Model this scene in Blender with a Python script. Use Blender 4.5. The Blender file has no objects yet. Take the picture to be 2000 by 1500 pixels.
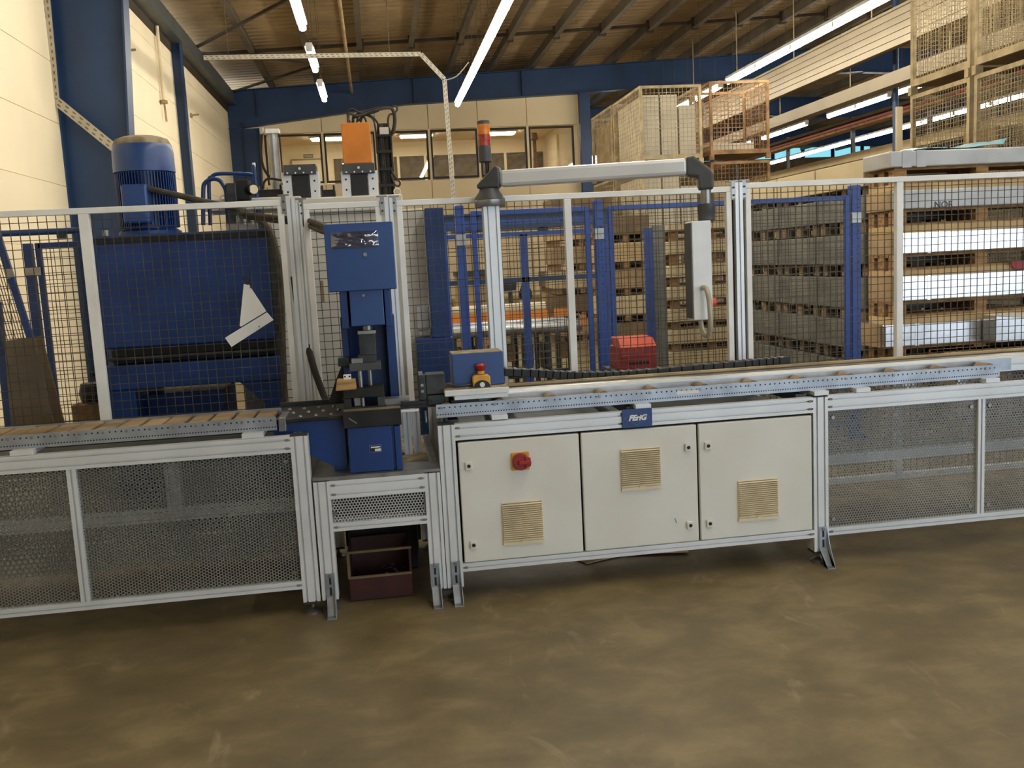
import bpy, bmesh, math, random
from mathutils import Vector, Matrix
random.seed(7)
S = bpy.context.scene
COL = S.collection

# ---------------------------------------------------------------- camera
FPX = 1815.0                                   # focal length for a 2000 px wide frame
ROLL, PITCH, YAW = math.radians(-2.965), math.radians(7.44), math.radians(7.90)
CAM = Vector((0.0, -4.45, 1.65))
_f = Vector((math.sin(YAW)*math.cos(PITCH), math.cos(YAW)*math.cos(PITCH), -math.sin(PITCH)))
_r = Vector((math.cos(YAW), -math.sin(YAW), 0))
_u = _r.cross(_f)
_r2 = _r*math.cos(ROLL) + _u*math.sin(ROLL)
_u2 = -_r*math.sin(ROLL) + _u*math.cos(ROLL)
cd = bpy.data.cameras.new('camera'); cam = bpy.data.objects.new('camera', cd); COL.objects.link(cam)
cam.matrix_world = Matrix(((_r2.x, _u2.x, -_f.x, CAM.x), (_r2.y, _u2.y, -_f.y, CAM.y), (_r2.z, _u2.z, -_f.z, CAM.z), (0, 0, 0, 1)))
cd.sensor_fit = 'HORIZONTAL'; cd.sensor_width = 36.0; cd.lens = 36.0*FPX/2000.0
cd.clip_start = 0.05; cd.clip_end = 300
S.camera = cam

# survey helpers: a sighting through the camera met with a known plane gives the world point
def _ray(x, y): return _r2*((x-1000)/FPX) + _u2*(-(y-750)/FPX) + _f
def W(x, y, Y):
    d = _ray(x, y); return CAM + d*((Y-CAM.y)/d.y)
def WX(x, y, X):
    d = _ray(x, y); return CAM + d*((X-CAM.x)/d.x)
def WZ(x, y, Z):
    d = _ray(x, y); return CAM + d*((Z-CAM.z)/d.z)

# ---------------------------------------------------------------- world, exposure
wd = bpy.data.worlds.new('hall_air'); S.world = wd; wd.use_nodes = True
bg = wd.node_tree.nodes['Background']; bg.inputs[0].default_value = (0.78, 0.89, 1.0, 1); bg.inputs[1].default_value = 3.0
S.view_settings.view_transform = 'Standard'; S.view_settings.look = 'None'
S.view_settings.exposure = 0.18; S.view_settings.gamma = 1.0; S.view_settings.use_curve_mapping = False
TUBE_STRENGTH = 48.0
OFFICE_STRENGTH = 30.0

# ---------------------------------------------------------------- materials
def lin(c):
    return tuple((v/255/12.92 if v/255 <= .04045 else ((v/255+.055)/1.055)**2.4) for v in c)
M = {}
def mat(name, rgb, rough=.5, metal=0., var=.12, scale=6., bump=0., rgb2=None, emit=0., spec=.5, stretch=None, rvar=0., detail=5.):
    m = bpy.data.materials.new(name); m.use_nodes = True
    nt = m.node_tree; nd = nt.nodes; b = nd['Principled BSDF']
    c = lin(rgb)
    b.inputs['Roughness'].default_value = rough; b.inputs['Metallic'].default_value = metal
    b.inputs['Specular IOR Level'].default_value = spec
    tc = nd.new('ShaderNodeTexCoord'); src = tc.outputs['Object']
    if stretch:
        mp = nd.new('ShaderNodeMapping'); mp.inputs['Scale'].default_value = stretch
        nt.links.new(src, mp.inputs[0]); src = mp.outputs[0]
    nz = nd.new('ShaderNodeTexNoise'); nz.inputs['Scale'].default_value = scale; nz.inputs['Detail'].default_value = detail
    nt.links.new(src, nz.inputs['Vector'])
    rp = nd.new('ShaderNodeValToRGB')
    d = lin(rgb2) if rgb2 else tuple(v*(1-2*var) for v in c)
    e = c if rgb2 else tuple(min(1, v*(1+var)) for v in c)
    rp.color_ramp.elements[0].position = .36; rp.color_ramp.elements[0].color = (*d, 1)
    rp.color_ramp.elements[1].position = .62; rp.color_ramp.elements[1].color = (*e, 1)
    nt.links.new(nz.outputs[0], rp.inputs[0]); nt.links.new(rp.outputs[0], b.inputs['Base Color'])
    if rvar:
        mr = nd.new('ShaderNodeMapRange'); mr.inputs[3].default_value = max(.03, rough-rvar); mr.inputs[4].default_value = min(1, rough+rvar)
        nt.links.new(nz.outputs[0], mr.inputs[0]); nt.links.new(mr.outputs[0], b.inputs['Roughness'])
    if bump:
        n2 = nd.new('ShaderNodeTexNoise'); n2.inputs['Scale'].default_value = scale*6; n2.inputs['Detail'].default_value = 3
        nt.links.new(src, n2.inputs['Vector'])
        bp = nd.new('ShaderNodeBump'); bp.inputs['Strength'].default_value = bump; bp.inputs['Distance'].default_value = .01
        nt.links.new(n2.outputs[0], bp.inputs['Height']); nt.links.new(bp.outputs[0], b.inputs['Normal'])
    if emit:
        b.inputs['Emission Color'].default_value = (*c, 1); b.inputs['Emission Strength'].default_value = emit
    M[name] = m; return m
mat('alu', (222, 225, 227), .40, .30, .04, 3)
mat('cap_dark', (40, 41, 42), .6)
mat('frame_white', (236, 236, 232), .4, 0., .04, 5)
mat('wire', (78, 74, 66), .55, .3, .2, 8)
mat('galv', (168, 176, 186), .42, .75, .10, 9)
mat('perf', (134, 135, 132), .5, .55, .12, 2.5)
mat('perf_light', (205, 207, 205), .45, .5, .06, 4)
mat('door', (226, 226, 218), .45, 0., .05, 2.5, rgb2=(219, 218, 208))
mat('vent', (226, 212, 178), .6, 0., .05, 4)
mat('steel', (150, 150, 148), .35, .8, .12, 10)
mat('steel_dark', (58, 62, 62), .45, .5, .2, 12)
mat('steel_black', (34, 34, 33), .5, .3, .25, 10)
mat('black', (22, 22, 23), .5, 0., .15, 8)
mat('rubber', (34, 32, 30), .75, 0., .2, 10)
mat('hose', (66, 60, 52), .7, 0., .25, 14)
mat('charcoal', (70, 72, 74), .5, .1, .12, 8)
mat('mid_grey', (128, 128, 122), .55, .2, .1, 6)
mat('blue', (36, 72, 132), .34, 0., .07, 3, spec=.55)
mat('blue_press', (12, 54, 116), .4, 0., .12, 4)
mat('blue_steel', (26, 56, 94), .45, 0., .10, 1.5)
mat('blue_fence', (28, 68, 148), .38, 0., .08, 5)
mat('blue_dust', (120, 112, 98), .8, 0., .2, 12, rgb2=(74, 80, 100))
mat('red_shaded', (58, 18, 12), .6, 0., .15, 10)  # bin red, darkened for the shade under the stand
mat('red', (150, 34, 28), .45, 0., .1, 10)
mat('red_box', (206, 74, 44), .5, 0., .1, 10)
mat('yellow', (222, 166, 66), .5, 0., .1, 10)
mat('orange', (216, 128, 34), .5, 0., .08, 5)
mat('amber', (224, 130, 40), .25, 0., .1, 30)
mat('lamp_red', (176, 60, 40), .25, 0., .2, 30)
mat('wood', (176, 140, 92), .8, 0., .18, 7, bump=.3, stretch=(1, 8, 8))
mat('pallet', (150, 116, 74), .85, 0., .22, 5, bump=.3, stretch=(1, 6, 6))
mat('tan', (196, 172, 128), .7, 0., .14, 8)
mat('roller', (150, 128, 96), .7, .1, .3, 5, rgb2=(104, 84, 58))
mat('kraft', (158, 134, 98), .75, 0., .12, 3)
mat('film_shaded', (104, 104, 98), .5, .1, .15, 3)  # grey film with the shadow on the carton row put into its colour
mat('kraft_dark', (118, 98, 70), .8, 0., .12, 3)
mat('box_beige', (194, 178, 142), .7, 0., .06, 2)
mat('box_white', (214, 206, 186), .7, 0., .06, 2)
mat('foil', (220, 222, 226), .22, .95, .06, 2.2, bump=.03, rvar=.10)
mat('film', (168, 168, 166), .38, .25, .08, 3, bump=.2)
mat('film_blue', (120, 176, 196), .3, 0., .1, 6, bump=.3)
mat('grey_machine', (214, 210, 200), .5, 0., .05, 3)
mat('white_box', (226, 230, 232), .35, 0., .03, 5)
mat('wall', (240, 226, 194), .7, 0., .03, .6)
mat('office_wall', (236, 218, 180), .7, 0., .03, .7)
mat('deck', (166, 143, 106), .7, .1, .08, 1.2, rgb2=(150, 128, 94))
mat('purlin', (92, 82, 66), .65, .2, .12, 2)
mat('purlin_dark', (58, 46, 30), .7, .1, .15, 2)
mat('eave', (88, 92, 92), .5, .4, .1, 2)
mat('cage', (176, 158, 122), .6, .25, .15, 6)
mat('cage_rust', (150, 116, 78), .7, .2, .2, 6)
mat('tray', (178, 172, 156), .5, .4, .06, 6)
mat('duct', (126, 114, 92), .55, .1, .04, 1.2)
mat('cardtan', (184, 158, 112), .75, 0., .1, 3)
mat('white', (238, 238, 234), .45)
mat('ink', (24, 26, 34), .6)
mat('sign_blue', (34, 66, 124), .35, 0., .05, 20)
mat('sign_line', (96, 120, 184), .4)
mat('dust', (150, 136, 110), .9, 0., .2, 18)
mat('board_grey', (104, 92, 74), .8, 0., .12, 6)
mat('sky_panel', (130, 206, 224), .4, 0., .05, 3, emit=1.0)
mat('dark_gap', (18, 16, 14), .8)
mat('green_sign', (120, 122, 104), .6)

# lamps
def emis(name, col, st):
    m = bpy.data.materials.new(name); m.use_nodes = True; nt = m.node_tree; nt.nodes.clear()
    e = nt.nodes.new('ShaderNodeEmission'); e.inputs[0].default_value = (*col, 1); e.inputs[1].default_value = st
    o = nt.nodes.new('ShaderNodeOutputMaterial'); nt.links.new(e.outputs[0], o.inputs[0]); M[name] = m
emis('tube', (1.0, .92, .77), TUBE_STRENGTH)
emis('office_lamp', (1.0, .90, .74), OFFICE_STRENGTH)

def glass(name, tint, refl, rough=.0):
    m = bpy.data.materials.new(name); m.use_nodes = True; nt = m.node_tree; nt.nodes.clear()
    t = nt.nodes.new('ShaderNodeBsdfTransparent'); t.inputs[0].default_value = (*tint, 1)
    g = nt.nodes.new('ShaderNodeBsdfGlossy'); g.inputs['Roughness'].default_value = rough
    f = nt.nodes.new('ShaderNodeFresnel'); f.inputs[0].default_value = 1.5
    a = nt.nodes.new('ShaderNodeMath'); a.operation = 'MULTIPLY_ADD'; a.inputs[1].default_value = 1.0; a.inputs[2].default_value = refl
    mx = nt.nodes.new('ShaderNodeMixShader'); o = nt.nodes.new('ShaderNodeOutputMaterial')
    nt.links.new(f.outputs[0], a.inputs[0]); nt.links.new(a.outputs[0], mx.inputs[0])
    nt.links.new(t.outputs[0], mx.inputs[1]); nt.links.new(g.outputs[0], mx.inputs[2]); nt.links.new(mx.outputs[0], o.inputs[0]); M[name] = m
glass('pane', (.93, .94, .92), .06)
glass('clear_film', (.90, .92, .96), .30, .10)

# concrete floor: brown stained screed, worn and patchy
def floor_mat():
    m = bpy.data.materials.new('floor'); m.use_nodes = True; nt = m.node_tree; nd = nt.nodes; b = nd['Principled BSDF']
    tc = nd.new('ShaderNodeTexCoord')
    def noise(scale, det, dist=0., sc=None):
        n = nd.new('ShaderNodeTexNoise'); n.inputs['Scale'].default_value = scale; n.inputs['Detail'].default_value = det
        n.inputs['Roughness'].default_value = .62; n.inputs['Distortion'].default_value = dist
        if sc:
            mp = nd.new('ShaderNodeMapping'); mp.inputs['Scale'].default_value = sc; nt.links.new(tc.outputs['Object'], mp.inputs[0]); nt.links.new(mp.outputs[0], n.inputs['Vector'])
        else: nt.links.new(tc.outputs['Object'], n.inputs['Vector'])
        return n
    a = noise(1.5, 10, .5); s = noise(4.5, 10, .3, (.8, 1.2, 1)); g = noise(40, 3)
    r = nd.new('ShaderNodeValToRGB'); el = r.color_ramp.elements
    el[0].position = .30; el[0].color = (*lin((80, 70, 48)), 1)
    el[1].position = .72; el[1].color = (*lin((142, 126, 90)), 1)
    x = el.new(.5); x.color = (*lin((106, 93, 64)), 1)
    mx = nd.new('ShaderNodeMath'); mx.operation = 'MULTIPLY_ADD'; mx.inputs[1].default_value = .55
    nt.links.new(s.outputs[0], mx.inputs[0])
    h = nd.new('ShaderNodeMath'); h.operation = 'MULTIPLY'; h.inputs[1].default_value = .48; nt.links.new(a.outputs[0], h.inputs[0])
    nt.links.new(h.outputs[0], mx.inputs[2]); nt.links.new(mx.outputs[0], r.inputs[0])
    # pale scuffs
    v = noise(2.0, 8, 1.6, (1.7, .8, 1)); vr = nd.new('ShaderNodeValToRGB'); vr.color_ramp.elements[0].position = .60; vr.color_ramp.elements[1].position = .74
    vr.color_ramp.elements[1].color = (.30, .30, .30, 1); nt.links.new(v.outputs[0], vr.inputs[0])
    mc = nd.new('ShaderNodeMixRGB'); mc.inputs[2].default_value = (*lin((190, 174, 144)), 1)
    nt.links.new(vr.outputs[0], mc.inputs[0]); nt.links.new(r.outputs[0], mc.inputs[1]); nt.links.new(mc.outputs[0], b.inputs['Base Color'])
    rr = nd.new('ShaderNodeMapRange'); rr.inputs[3].default_value = .38; rr.inputs[4].default_value = .62
    nt.links.new(a.outputs[0], rr.inputs[0]); nt.links.new(rr.outputs[0], b.inputs['Roughness'])
    bp = nd.new('ShaderNodeBump'); bp.inputs['Strength'].default_value = .12; bp.inputs['Distance'].default_value = .004
    nt.links.new(g.outputs[0], bp.inputs['Height']); nt.links.new(bp.outputs[0], b.inputs['Normal'])
    M['floor'] = m
floor_mat()

# ---------------------------------------------------------------- mesh helpers
class MB:
    def __init__(s): s.v = []; s.f = []
    def add(s, vs, fs):
        o = len(s.v); s.v += [tuple(p) for p in vs]; s.f += [tuple(i+o for i in f) for f in fs]; return s
    def box(s, x0, x1, y0, y1, z0, z1):
        return s.add([(x0,y0,z0),(x1,y0,z0),(x1,y1,z0),(x0,y1,z0),(x0,y0,z1),(x1,y0,z1),(x1,y1,z1),(x0,y1,z1)],
                     [(3,2,1,0),(4,5,6,7),(0,1,5,4),(1,2,6,5),(2,3,7,6),(3,0,4,7)])
    def bar(s, p, q, w, h, up=(0,0,1)):
        p = Vector(p); q = Vector(q); d = (q-p).normalized(); up = Vector(up)
        a = d.cross(up)
        if a.length < 1e-4: a = d.cross(Vector((1,0,0)))
        a.normalize(); b = a.cross(d).normalized(); vs = []
        for e in (p, q):
            for i, j in ((-1,-1),(1,-1),(1,1),(-1,1)): vs.append(e + a*(i*w/2) + b*(j*h/2))
        return s.add(vs, [(3,2,1,0),(4,5,6,7),(0,1,5,4),(1,2,6,5),(2,3,7,6),(3,0,4,7)])
    def cyl(s, p, q, r, r2=None, n=14):
        p = Vector(p); q = Vector(q); r2 = r if r2 is None else r2; d = (q-p).normalized()
        a = d.cross(Vector((0,0,1)))
        if a.length < 1e-4: a = Vector((1,0,0))
        a.normalize(); b = d.cross(a); vs = []
        for e, k in ((p, r), (q, r2)):
            for i in range(n):
                t = 2*math.pi*i/n; vs.append(e + a*(math.cos(t)*k) + b*(math.sin(t)*k))
        fs = [(i, (i+1) % n, n+(i+1) % n, n+i) for i in range(n)] + [tuple(range(n))[::-1], tuple(range(n, 2*n))]
        return s.add(vs, fs)
    def tube(s, pts, r, n=8):
        pts = [Vector(p) for p in pts]; rings = []; a = None
        for i, p in enumerate(pts):
            d = (pts[min(i+1, len(pts)-1)] - pts[max(i-1, 0)]).normalized()
            if a is None:
                a = d.cross(Vector((0,0,1)))
                if a.length < 1e-3: a = d.cross(Vector((1,0,0)))
            a = (a - d*a.dot(d)).normalized(); b = d.cross(a)
            rings.append([p + a*(math.cos(2*math.pi*k/n)*r) + b*(math.sin(2*math.pi*k/n)*r) for k in range(n)])
        vs = [v for g in rings for v in g]; fs = []
        for i in range(len(rings)-1):
            for k in range(n): fs.append((i*n+k, i*n+(k+1) % n, (i+1)*n+(k+1) % n, (i+1)*n+k))
        fs += [tuple(range(n))[::-1], tuple(range(len(vs)-n, len(vs)))]
        return s.add(vs, fs)
    def prism(s, poly, ax, a, b):
        n = len(poly)
        def pt(p, t): return {'x': (t, p[0], p[1]), 'y': (p[0], t, p[1]), 'z': (p[0], p[1], t)}[ax]
        vs = [pt(p, a) for p in poly] + [pt(p, b) for p in poly]
        return s.add(vs, [(i, (i+1) % n, n+(i+1) % n, n+i) for i in range(n)] + [tuple(range(n))[::-1], tuple(range(n, 2*n))])
    def slab(s, pts, off):
        n = len(pts); off = Vector(off); vs = [Vector(p) for p in pts] + [Vector(p)+off for p in pts]
        return s.add(vs, [(i, (i+1) % n, n+(i+1) % n, n+i) for i in range(n)] + [tuple(range(n))[::-1], tuple(range(n, 2*n))])
    def lathe(s, prof, c, n=20, ax='z'):
        vs = []; fs = []
        for r, h in prof:
            for k in range(n):
                t = 2*math.pi*k/n; u, w = r*math.cos(t), r*math.sin(t)
                vs.append({'z': (c[0]+u, c[1]+w, c[2]+h), 'y': (c[0]+u, c[1]+h, c[2]+w), 'x': (c[0]+h, c[1]+u, c[2]+w)}[ax])
        for i in range(len(prof)-1):
            for k in range(n): fs.append((i*n+k, i*n+(k+1) % n, (i+1)*n+(k+1) % n, (i+1)*n+k))
        fs += [tuple(range(n))[::-1], tuple(range(len(vs)-n, len(vs)))]
        return s.add(vs, fs)
    def prof(s, ax, a, b, c0, c1, d0, d1, nc=1, nd=1, w=.0085, dp=.013):
        """slotted aluminium extrusion along ax; the other two spans in x<y<z order"""
        def side(p, q, n, inn):
            L = math.dist(p, q); u = ((q[0]-p[0])/L, (q[1]-p[1])/L); out = [p]
            for i in range(n):
                m = L*(2*i+1)/(2*n)
                for t, e in ((m-w/2, 0), (m-w/2, dp), (m+w/2, dp), (m+w/2, 0)): out.append((p[0]+u[0]*t+inn[0]*e, p[1]+u[1]*t+inn[1]*e))
            return out
        poly = side((c0,d0),(c1,d0),nc,(0,1)) + side((c1,d0),(c1,d1),nd,(-1,0)) + side((c1,d1),(c0,d1),nc,(0,-1)) + side((c0,d1),(c0,d0),nd,(1,0))
        return s.prism(poly, ax, a, b)
ORG = {}
def obj(name, mb, m, parent=None, smooth=False, bevel=0., fix=True, at=None):
    org = ORG[parent] if parent is not None else (Vector(at) if at else Vector((0,0,0)))
    me = bpy.data.meshes.new(name)
    me.from_pydata([(p[0]-org.x, p[1]-org.y, p[2]-org.z) for p in mb.v], [], mb.f); me.update()
    if fix:
        bm = bmesh.new(); bm.from_mesh(me); bmesh.ops.recalc_face_normals(bm, faces=bm.faces); bm.to_mesh(me); bm.free()
    me.materials.append(M[m] if isinstance(m, str) else m)
    if smooth:
        me.polygons.foreach_set('use_smooth', [True]*len(me.polygons))
        try: me.set_sharp_from_angle(angle=math.radians(38))
        except Exception: pass
    o = bpy.data.objects.new(name, me); COL.objects.link(o)
    if parent is not None: o.parent = parent
    elif at: o.location = org
    ORG[o] = org
    if bevel:
        bv = o.modifiers.new('edge', 'BEVEL'); bv.width = bevel; bv.segments = 2; bv.limit_method = 'ANGLE'; bv.angle_limit = math.radians(50)
    return o
def tag(o, label, cat, group=None):
    o['label'] = label; o['category'] = cat
    if group: o['group'] = group
    return o
def thing(name, label, cat, loc=(0,0,0), group=None):
    o = bpy.data.objects.new(name, None); COL.objects.link(o); o.location = loc; o.empty_display_size = .1
    ORG[o] = Vector(loc); return tag(o, label, cat, group)
def struct(name, mb, m, **k):
    o = obj(name, mb, m, **k)
    if o.parent is None: o['kind'] = 'structure'
    return o
def sthing(name, loc=(0,0,0)):
    o = bpy.data.objects.new(name, None); COL.objects.link(o); o.location = loc; ORG[o] = Vector(loc); o['kind'] = 'structure'; return o
def copytree(o, delta, parent=None, label=None, group=None):
    c = o.copy(); COL.objects.link(c); d = Vector(delta)
    if parent is None: c.location = Vector(o.location)+d
    else: c.parent = parent
    ORG[c] = ORG[o]+d
    if label: c['label'] = label
    if group: c['group'] = group
    for ch in list(o.children): copytree(ch, delta, c)
    return c
def text(name, body, size, loc, m, parent, shear=0., rot=(math.pi/2,0,0), ext=.0008, bold=0., sx=1.):
    cu = bpy.data.curves.new(name, 'FONT'); cu.body = body; cu.size = size; cu.extrude = ext; cu.align_x = 'CENTER'; cu.align_y = 'CENTER'; cu.shear = shear; cu.offset = bold
    cu.resolution_u = 3
    t = bpy.data.objects.new(name, cu); COL.objects.link(t); bpy.context.view_layer.update()
    me = bpy.data.meshes.new_from_object(t); bpy.data.objects.remove(t); me.materials.clear(); me.materials.append(M[m])
    o = bpy.data.objects.new(name, me); COL.objects.link(o); o.parent = parent
    o.location = Vector(loc)-ORG[parent]; o.rotation_euler = rot; o.scale = (sx, 1, 1); return o
def hexsheet(u0, u1, v0, v1, pitch, r, place, vertical=True):
    """perforated sheet: staggered round-ish holes, six quads of metal round each"""
    mb = MB(); vs = []; fs = []; R = pitch/math.sqrt(3); row = pitch*math.sqrt(3)/2
    a0 = 0. if vertical else math.pi/6
    du, dv = (row, pitch) if vertical else (pitch, row)
    nu, nv = int((u1-u0)/du), int((v1-v0)/dv)
    cs = [(math.cos(a0+math.pi/3*k), math.sin(a0+math.pi/3*k)) for k in range(6)]
    for i in range(nu+1):
        for j in range(nv+1):
            u = u0+i*du + (0 if vertical else (j % 2)*pitch/2); v = v0+j*dv + ((i % 2)*pitch/2 if vertical else 0)
            if u > u1 or v > v1: continue
            o = len(vs)
            for c, s_ in cs: vs.append(place(u+c*R, v+s_*R))
            for c, s_ in cs: vs.append(place(u+c*r, v+s_*r))
            fs += [(o+k, o+(k+1) % 6, o+6+(k+1) % 6, o+6+k) for k in range(6)]
    mb.v = vs; mb.f = fs; return mb
def wires(x0, x1, z0, z1, px, pz, r, y, ax='y'):
    """welded wire mesh in the plane y (or x if ax is x)"""
    mb = MB()
    def P(u, d, z): return (u, y+d, z) if ax == 'y' else (y+d, u, z)
    n = max(1, round((x1-x0)/px))
    for i in range(n+1):
        u = x0+(x1-x0)*i/n
        mb.add([P(u+a, b, z) for z in (z0, z1) for a, b in ((-r,-r),(r,-r),(r,r),(-r,r))], [(0,1,5,4),(1,2,6,5),(2,3,7,6),(3,0,4,7)])
    n = max(1, round((z1-z0)/pz))
    for i in range(n+1):
        z = z0+(z1-z0)*i/n
        mb.add([P(u, b+2*r, z+a) for u in (x0, x1) for a, b in ((-r,-r),(r,-r),(r,r),(-r,r))], [(0,1,5,4),(1,2,6,5),(2,3,7,6),(3,0,4,7)])
    return mb
def bez(p0, p1, p2, p3, n=10):
    p0, p1, p2, p3 = map(Vector, (p0, p1, p2, p3)); out = []
    for i in range(n+1):
        t = i/n; out.append(p0*(1-t)**3 + p1*(3*t*(1-t)**2) + p2*(3*t*t*(1-t)) + p3*t**3)
    return out
def spline(pts, n=6):
    pts = [Vector(p) for p in pts]; out = []
    for i in range(len(pts)-1):
        a = pts[max(i-1, 0)]; b = pts[i]; c = pts[i+1]; d = pts[min(i+2, len(pts)-1)]
        for k in range(n):
            t = k/n; out.append(.5*((2*b)+(c-a)*t+(2*a-5*b+4*c-d)*t*t+(3*b-a-3*c+d)*t**3))
    return out+[pts[-1]]
# ================================================================ the hall
YW = 21.1                                        # office front / end frame
XL = -3.5                                        # left wall
def roof_z(x): return 6.72 + .045*(x+2.75) if x < 14 else 6.72+.045*16.75-.045*(x-14)
fl = MB().box(-4.2, 34, -16, 44, -.2, 0); struct('floor', fl, 'floor', at=(0,0,0))

# left wall of stacked horizontal sandwich panels
wl = sthing('wall_left', (XL, 0, 0))
ZJ = [0, .65, 1.36, 2.08, 2.79, 3.50, 4.19, 4.90, 5.6, 6.4]
for y0, y1 in ((-16, -6.6), (-6.58, .2), (.22, 7.35), (7.37, 14.3), (14.32, 21.1)):
    for a, b in zip(ZJ[:-1], ZJ[1:]):
        obj('wall_panel', MB().box(XL-.12, XL, y0+.003, y1-.003, a+.003, b-.003), 'wall', wl, bevel=.004)
obj('wall_core', MB().box(XL-.2, XL-.010, -16, 21.1, 0, 6.5), 'wall', wl)

# portal column: tapered I-section against the left wall
c1 = sthing('trim_1', (XL, 7.4, 0))
yc = 7.35
def web(y0, y1, wb, wt): return MB().prism([(XL, 0), (XL+wb, 0), (XL+wt, 6.3), (XL, 6.3)], 'y', y0, y1)
obj('web', web(yc-.01, yc+.01, .55, .90), 'blue_steel', c1)
obj('flange', MB().prism([(XL+.55, 0), (XL+.572, 0), (XL+.922, 6.3), (XL+.90, 6.3)], 'y', yc-.13, yc+.13), 'blue_steel', c1)
obj('flange', MB().box(XL, XL+.02, yc-.13, yc+.13, 0, 6.3), 'blue_steel', c1)
for z in (.6,): obj('stiffener', MB().box(XL+.02, XL+.55+.35*z/6.3, yc-.12, yc-.01, z, z+.015), 'blue_steel', c1)
# wall post
c2 = sthing('trim_2', (XL, 14.3, 0))
obj('flange', MB().box(XL+.16, XL+.175, 14.2, 14.42, 0, 6.35), 'blue_steel', c2)
obj('web', MB().box(XL, XL+.17, 14.3, 14.32, 0, 6.35), 'blue_steel', c2)
# corner column and end rafter
c3 = sthing('trim_3', (XL, YW, 0))
obj('web', MB().prism([(XL, 0), (XL+.55, 0), (XL+.766, 5.44), (XL, 5.44)], 'y', YW-.12, YW-.10), 'blue_steel', c3)
obj('flange', MB().prism([(XL+.55, 0), (XL+.572, 0), (XL+.788, 5.44), (XL+.766, 5.44)], 'y', YW-.24, YW+.02), 'blue_steel', c3)
obj('stiffener', MB().box(XL+.34, XL+.355, YW-.2, YW-.1, 0, 5.6), 'blue_steel', c3)
def rafter(name, y, x0, haunch=True):
    t = sthing(name, (x0, y, 5.5))
    xs = [x0, -2.83, 1.05, 5.8, 9.7, 14] if haunch else [x0, 9, 14]
    bt = [5.45, 5.50, 5.94, 6.11, 6.33, 6.5] if haunch else [roof_z(x0)-1.0, roof_z(9)-1.0, roof_z(14)-.98]
    top = [(x, roof_z(x)-.32) for x in xs]
    obj('web', MB().prism(top + list(zip(xs, bt))[::-1], 'y', y-.01, y+.01), 'blue_steel', t)
    for i in range(len(xs)-1):
        obj('flange', MB().prism([(xs[i], bt[i]-.02), (xs[i+1], bt[i+1]-.02), (xs[i+1], bt[i+1]), (xs[i], bt[i])], 'y', y-.12, y+.12), 'blue_steel', t)
        obj('flange', MB().prism([(xs[i], top[i][1]), (xs[i+1], top[i+1][1]), (xs[i+1], top[i+1][1]+.02), (xs[i], top[i][1]+.02)], 'y', y-.12, y+.12), 'blue_steel', t)
    for x in (-2.75, 1.3, 4.2): obj('stiffener', MB().box(x, x+.02, y-.11, y-.01, roof_z(x)-1.0 if x < 0 else roof_z(x)-.95, roof_z(x)-.32), 'blue_steel', t)
    rx = [14, 20, 30]
    obj('web', MB().prism([(x, roof_z(x)-.32) for x in rx] + [(x, roof_z(x)-1.0) for x in rx[::-1]], 'y', y-.01, y+.01), 'blue_steel', t)
    obj('flange', MB().prism([(x, roof_z(x)-1.0) for x in rx] + [(x, roof_z(x)-1.02) for x in rx[::-1]], 'y', y-.12, y+.12), 'blue_steel', t)
rafter('trim_4', YW-.11, XL)
rafter('trim_5', 7.35, XL)
rafter('trim_6', 28.5, 6.2, False)
rafter('trim_7', 36, 6.2, False)

# roof deck: trapezoid sheet ribs, purlins and ties below
ceil = sthing('ceiling', (0, 0, 6.7))
def deck(y0, y1, x0, x1):
    mb = MB(); p = .30; n = int((y1-y0)/p); pr = []
    for i in range(n):
        y = y0+i*p; pr += [(y, 0), (y+.20, 0), (y+.22, .045), (y+.28, .045)]
    pr.append((y0+n*p, 0)); k = len(pr)
    mb.v = [(x, y, roof_z(x)+h) for x in (x0, x1) for y, h in pr]
    mb.f = [(i, i+1, k+i+1, k+i) for i in range(k-1)]; return mb
obj('roof_deck', deck(-16, 44, XL-.3, 14), 'deck', ceil)
obj('roof_deck', deck(-16, 44, 14, 34), 'deck', ceil)
PX = [-2.35, -1.17, -.02, 1.13, 2.25, 3.4, 4.5, 5.6, 6.75, 7.85, 8.95, 10.05, 11.2, 12.3, 13.4]
for i, x in enumerate(PX):
    z = roof_z(x)
    mb = MB().box(x-.008, x+.008, -16, 44, z-.26, z-.004); mb.box(x-.06, x+.06, -16, 44, z-.275, z-.258)
    obj('purlin', mb, 'purlin' if i < 4 else 'purlin', ceil)
for x in (15, 16.5, 18, 19.5, 21, 23, 25, 27, 29):
    z = roof_z(x); obj('purlin', MB().box(x-.05, x+.05, -16, 44, z-.25, z-.004), 'purlin', ceil)
for y in (4.2, 10.6, 13.2, 17.6, 24.5):
    obj('tie_rod', MB().prism([(XL, roof_z(XL)-.17), (13.9, roof_z(13.9)-.17), (13.9, roof_z(13.9)-.10), (XL, roof_z(XL)-.10)], 'y', y-.03, y+.03), 'purlin_dark', ceil)
    for x in PX[1:]:
        obj('cleat', MB().box(x-.05, x+.10, y-.05, y+.05, roof_z(x)-.30, roof_z(x)-.02), 'purlin_dark', ceil)
for x0, y0, x1, y1 in ((-3.4, 10.2, -.9, 12.6), (-.9, 12.6, -3.3, 16), (-3.4, 16.5, -.9, 18.3), (-.9, 18.3, -3.3, 20.9)):
    obj('wind_brace', MB().bar((x0, y0, roof_z(x0)-.34), (x1, y1, roof_z(x1)-.34), .05, .05), 'purlin_dark', ceil)
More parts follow.
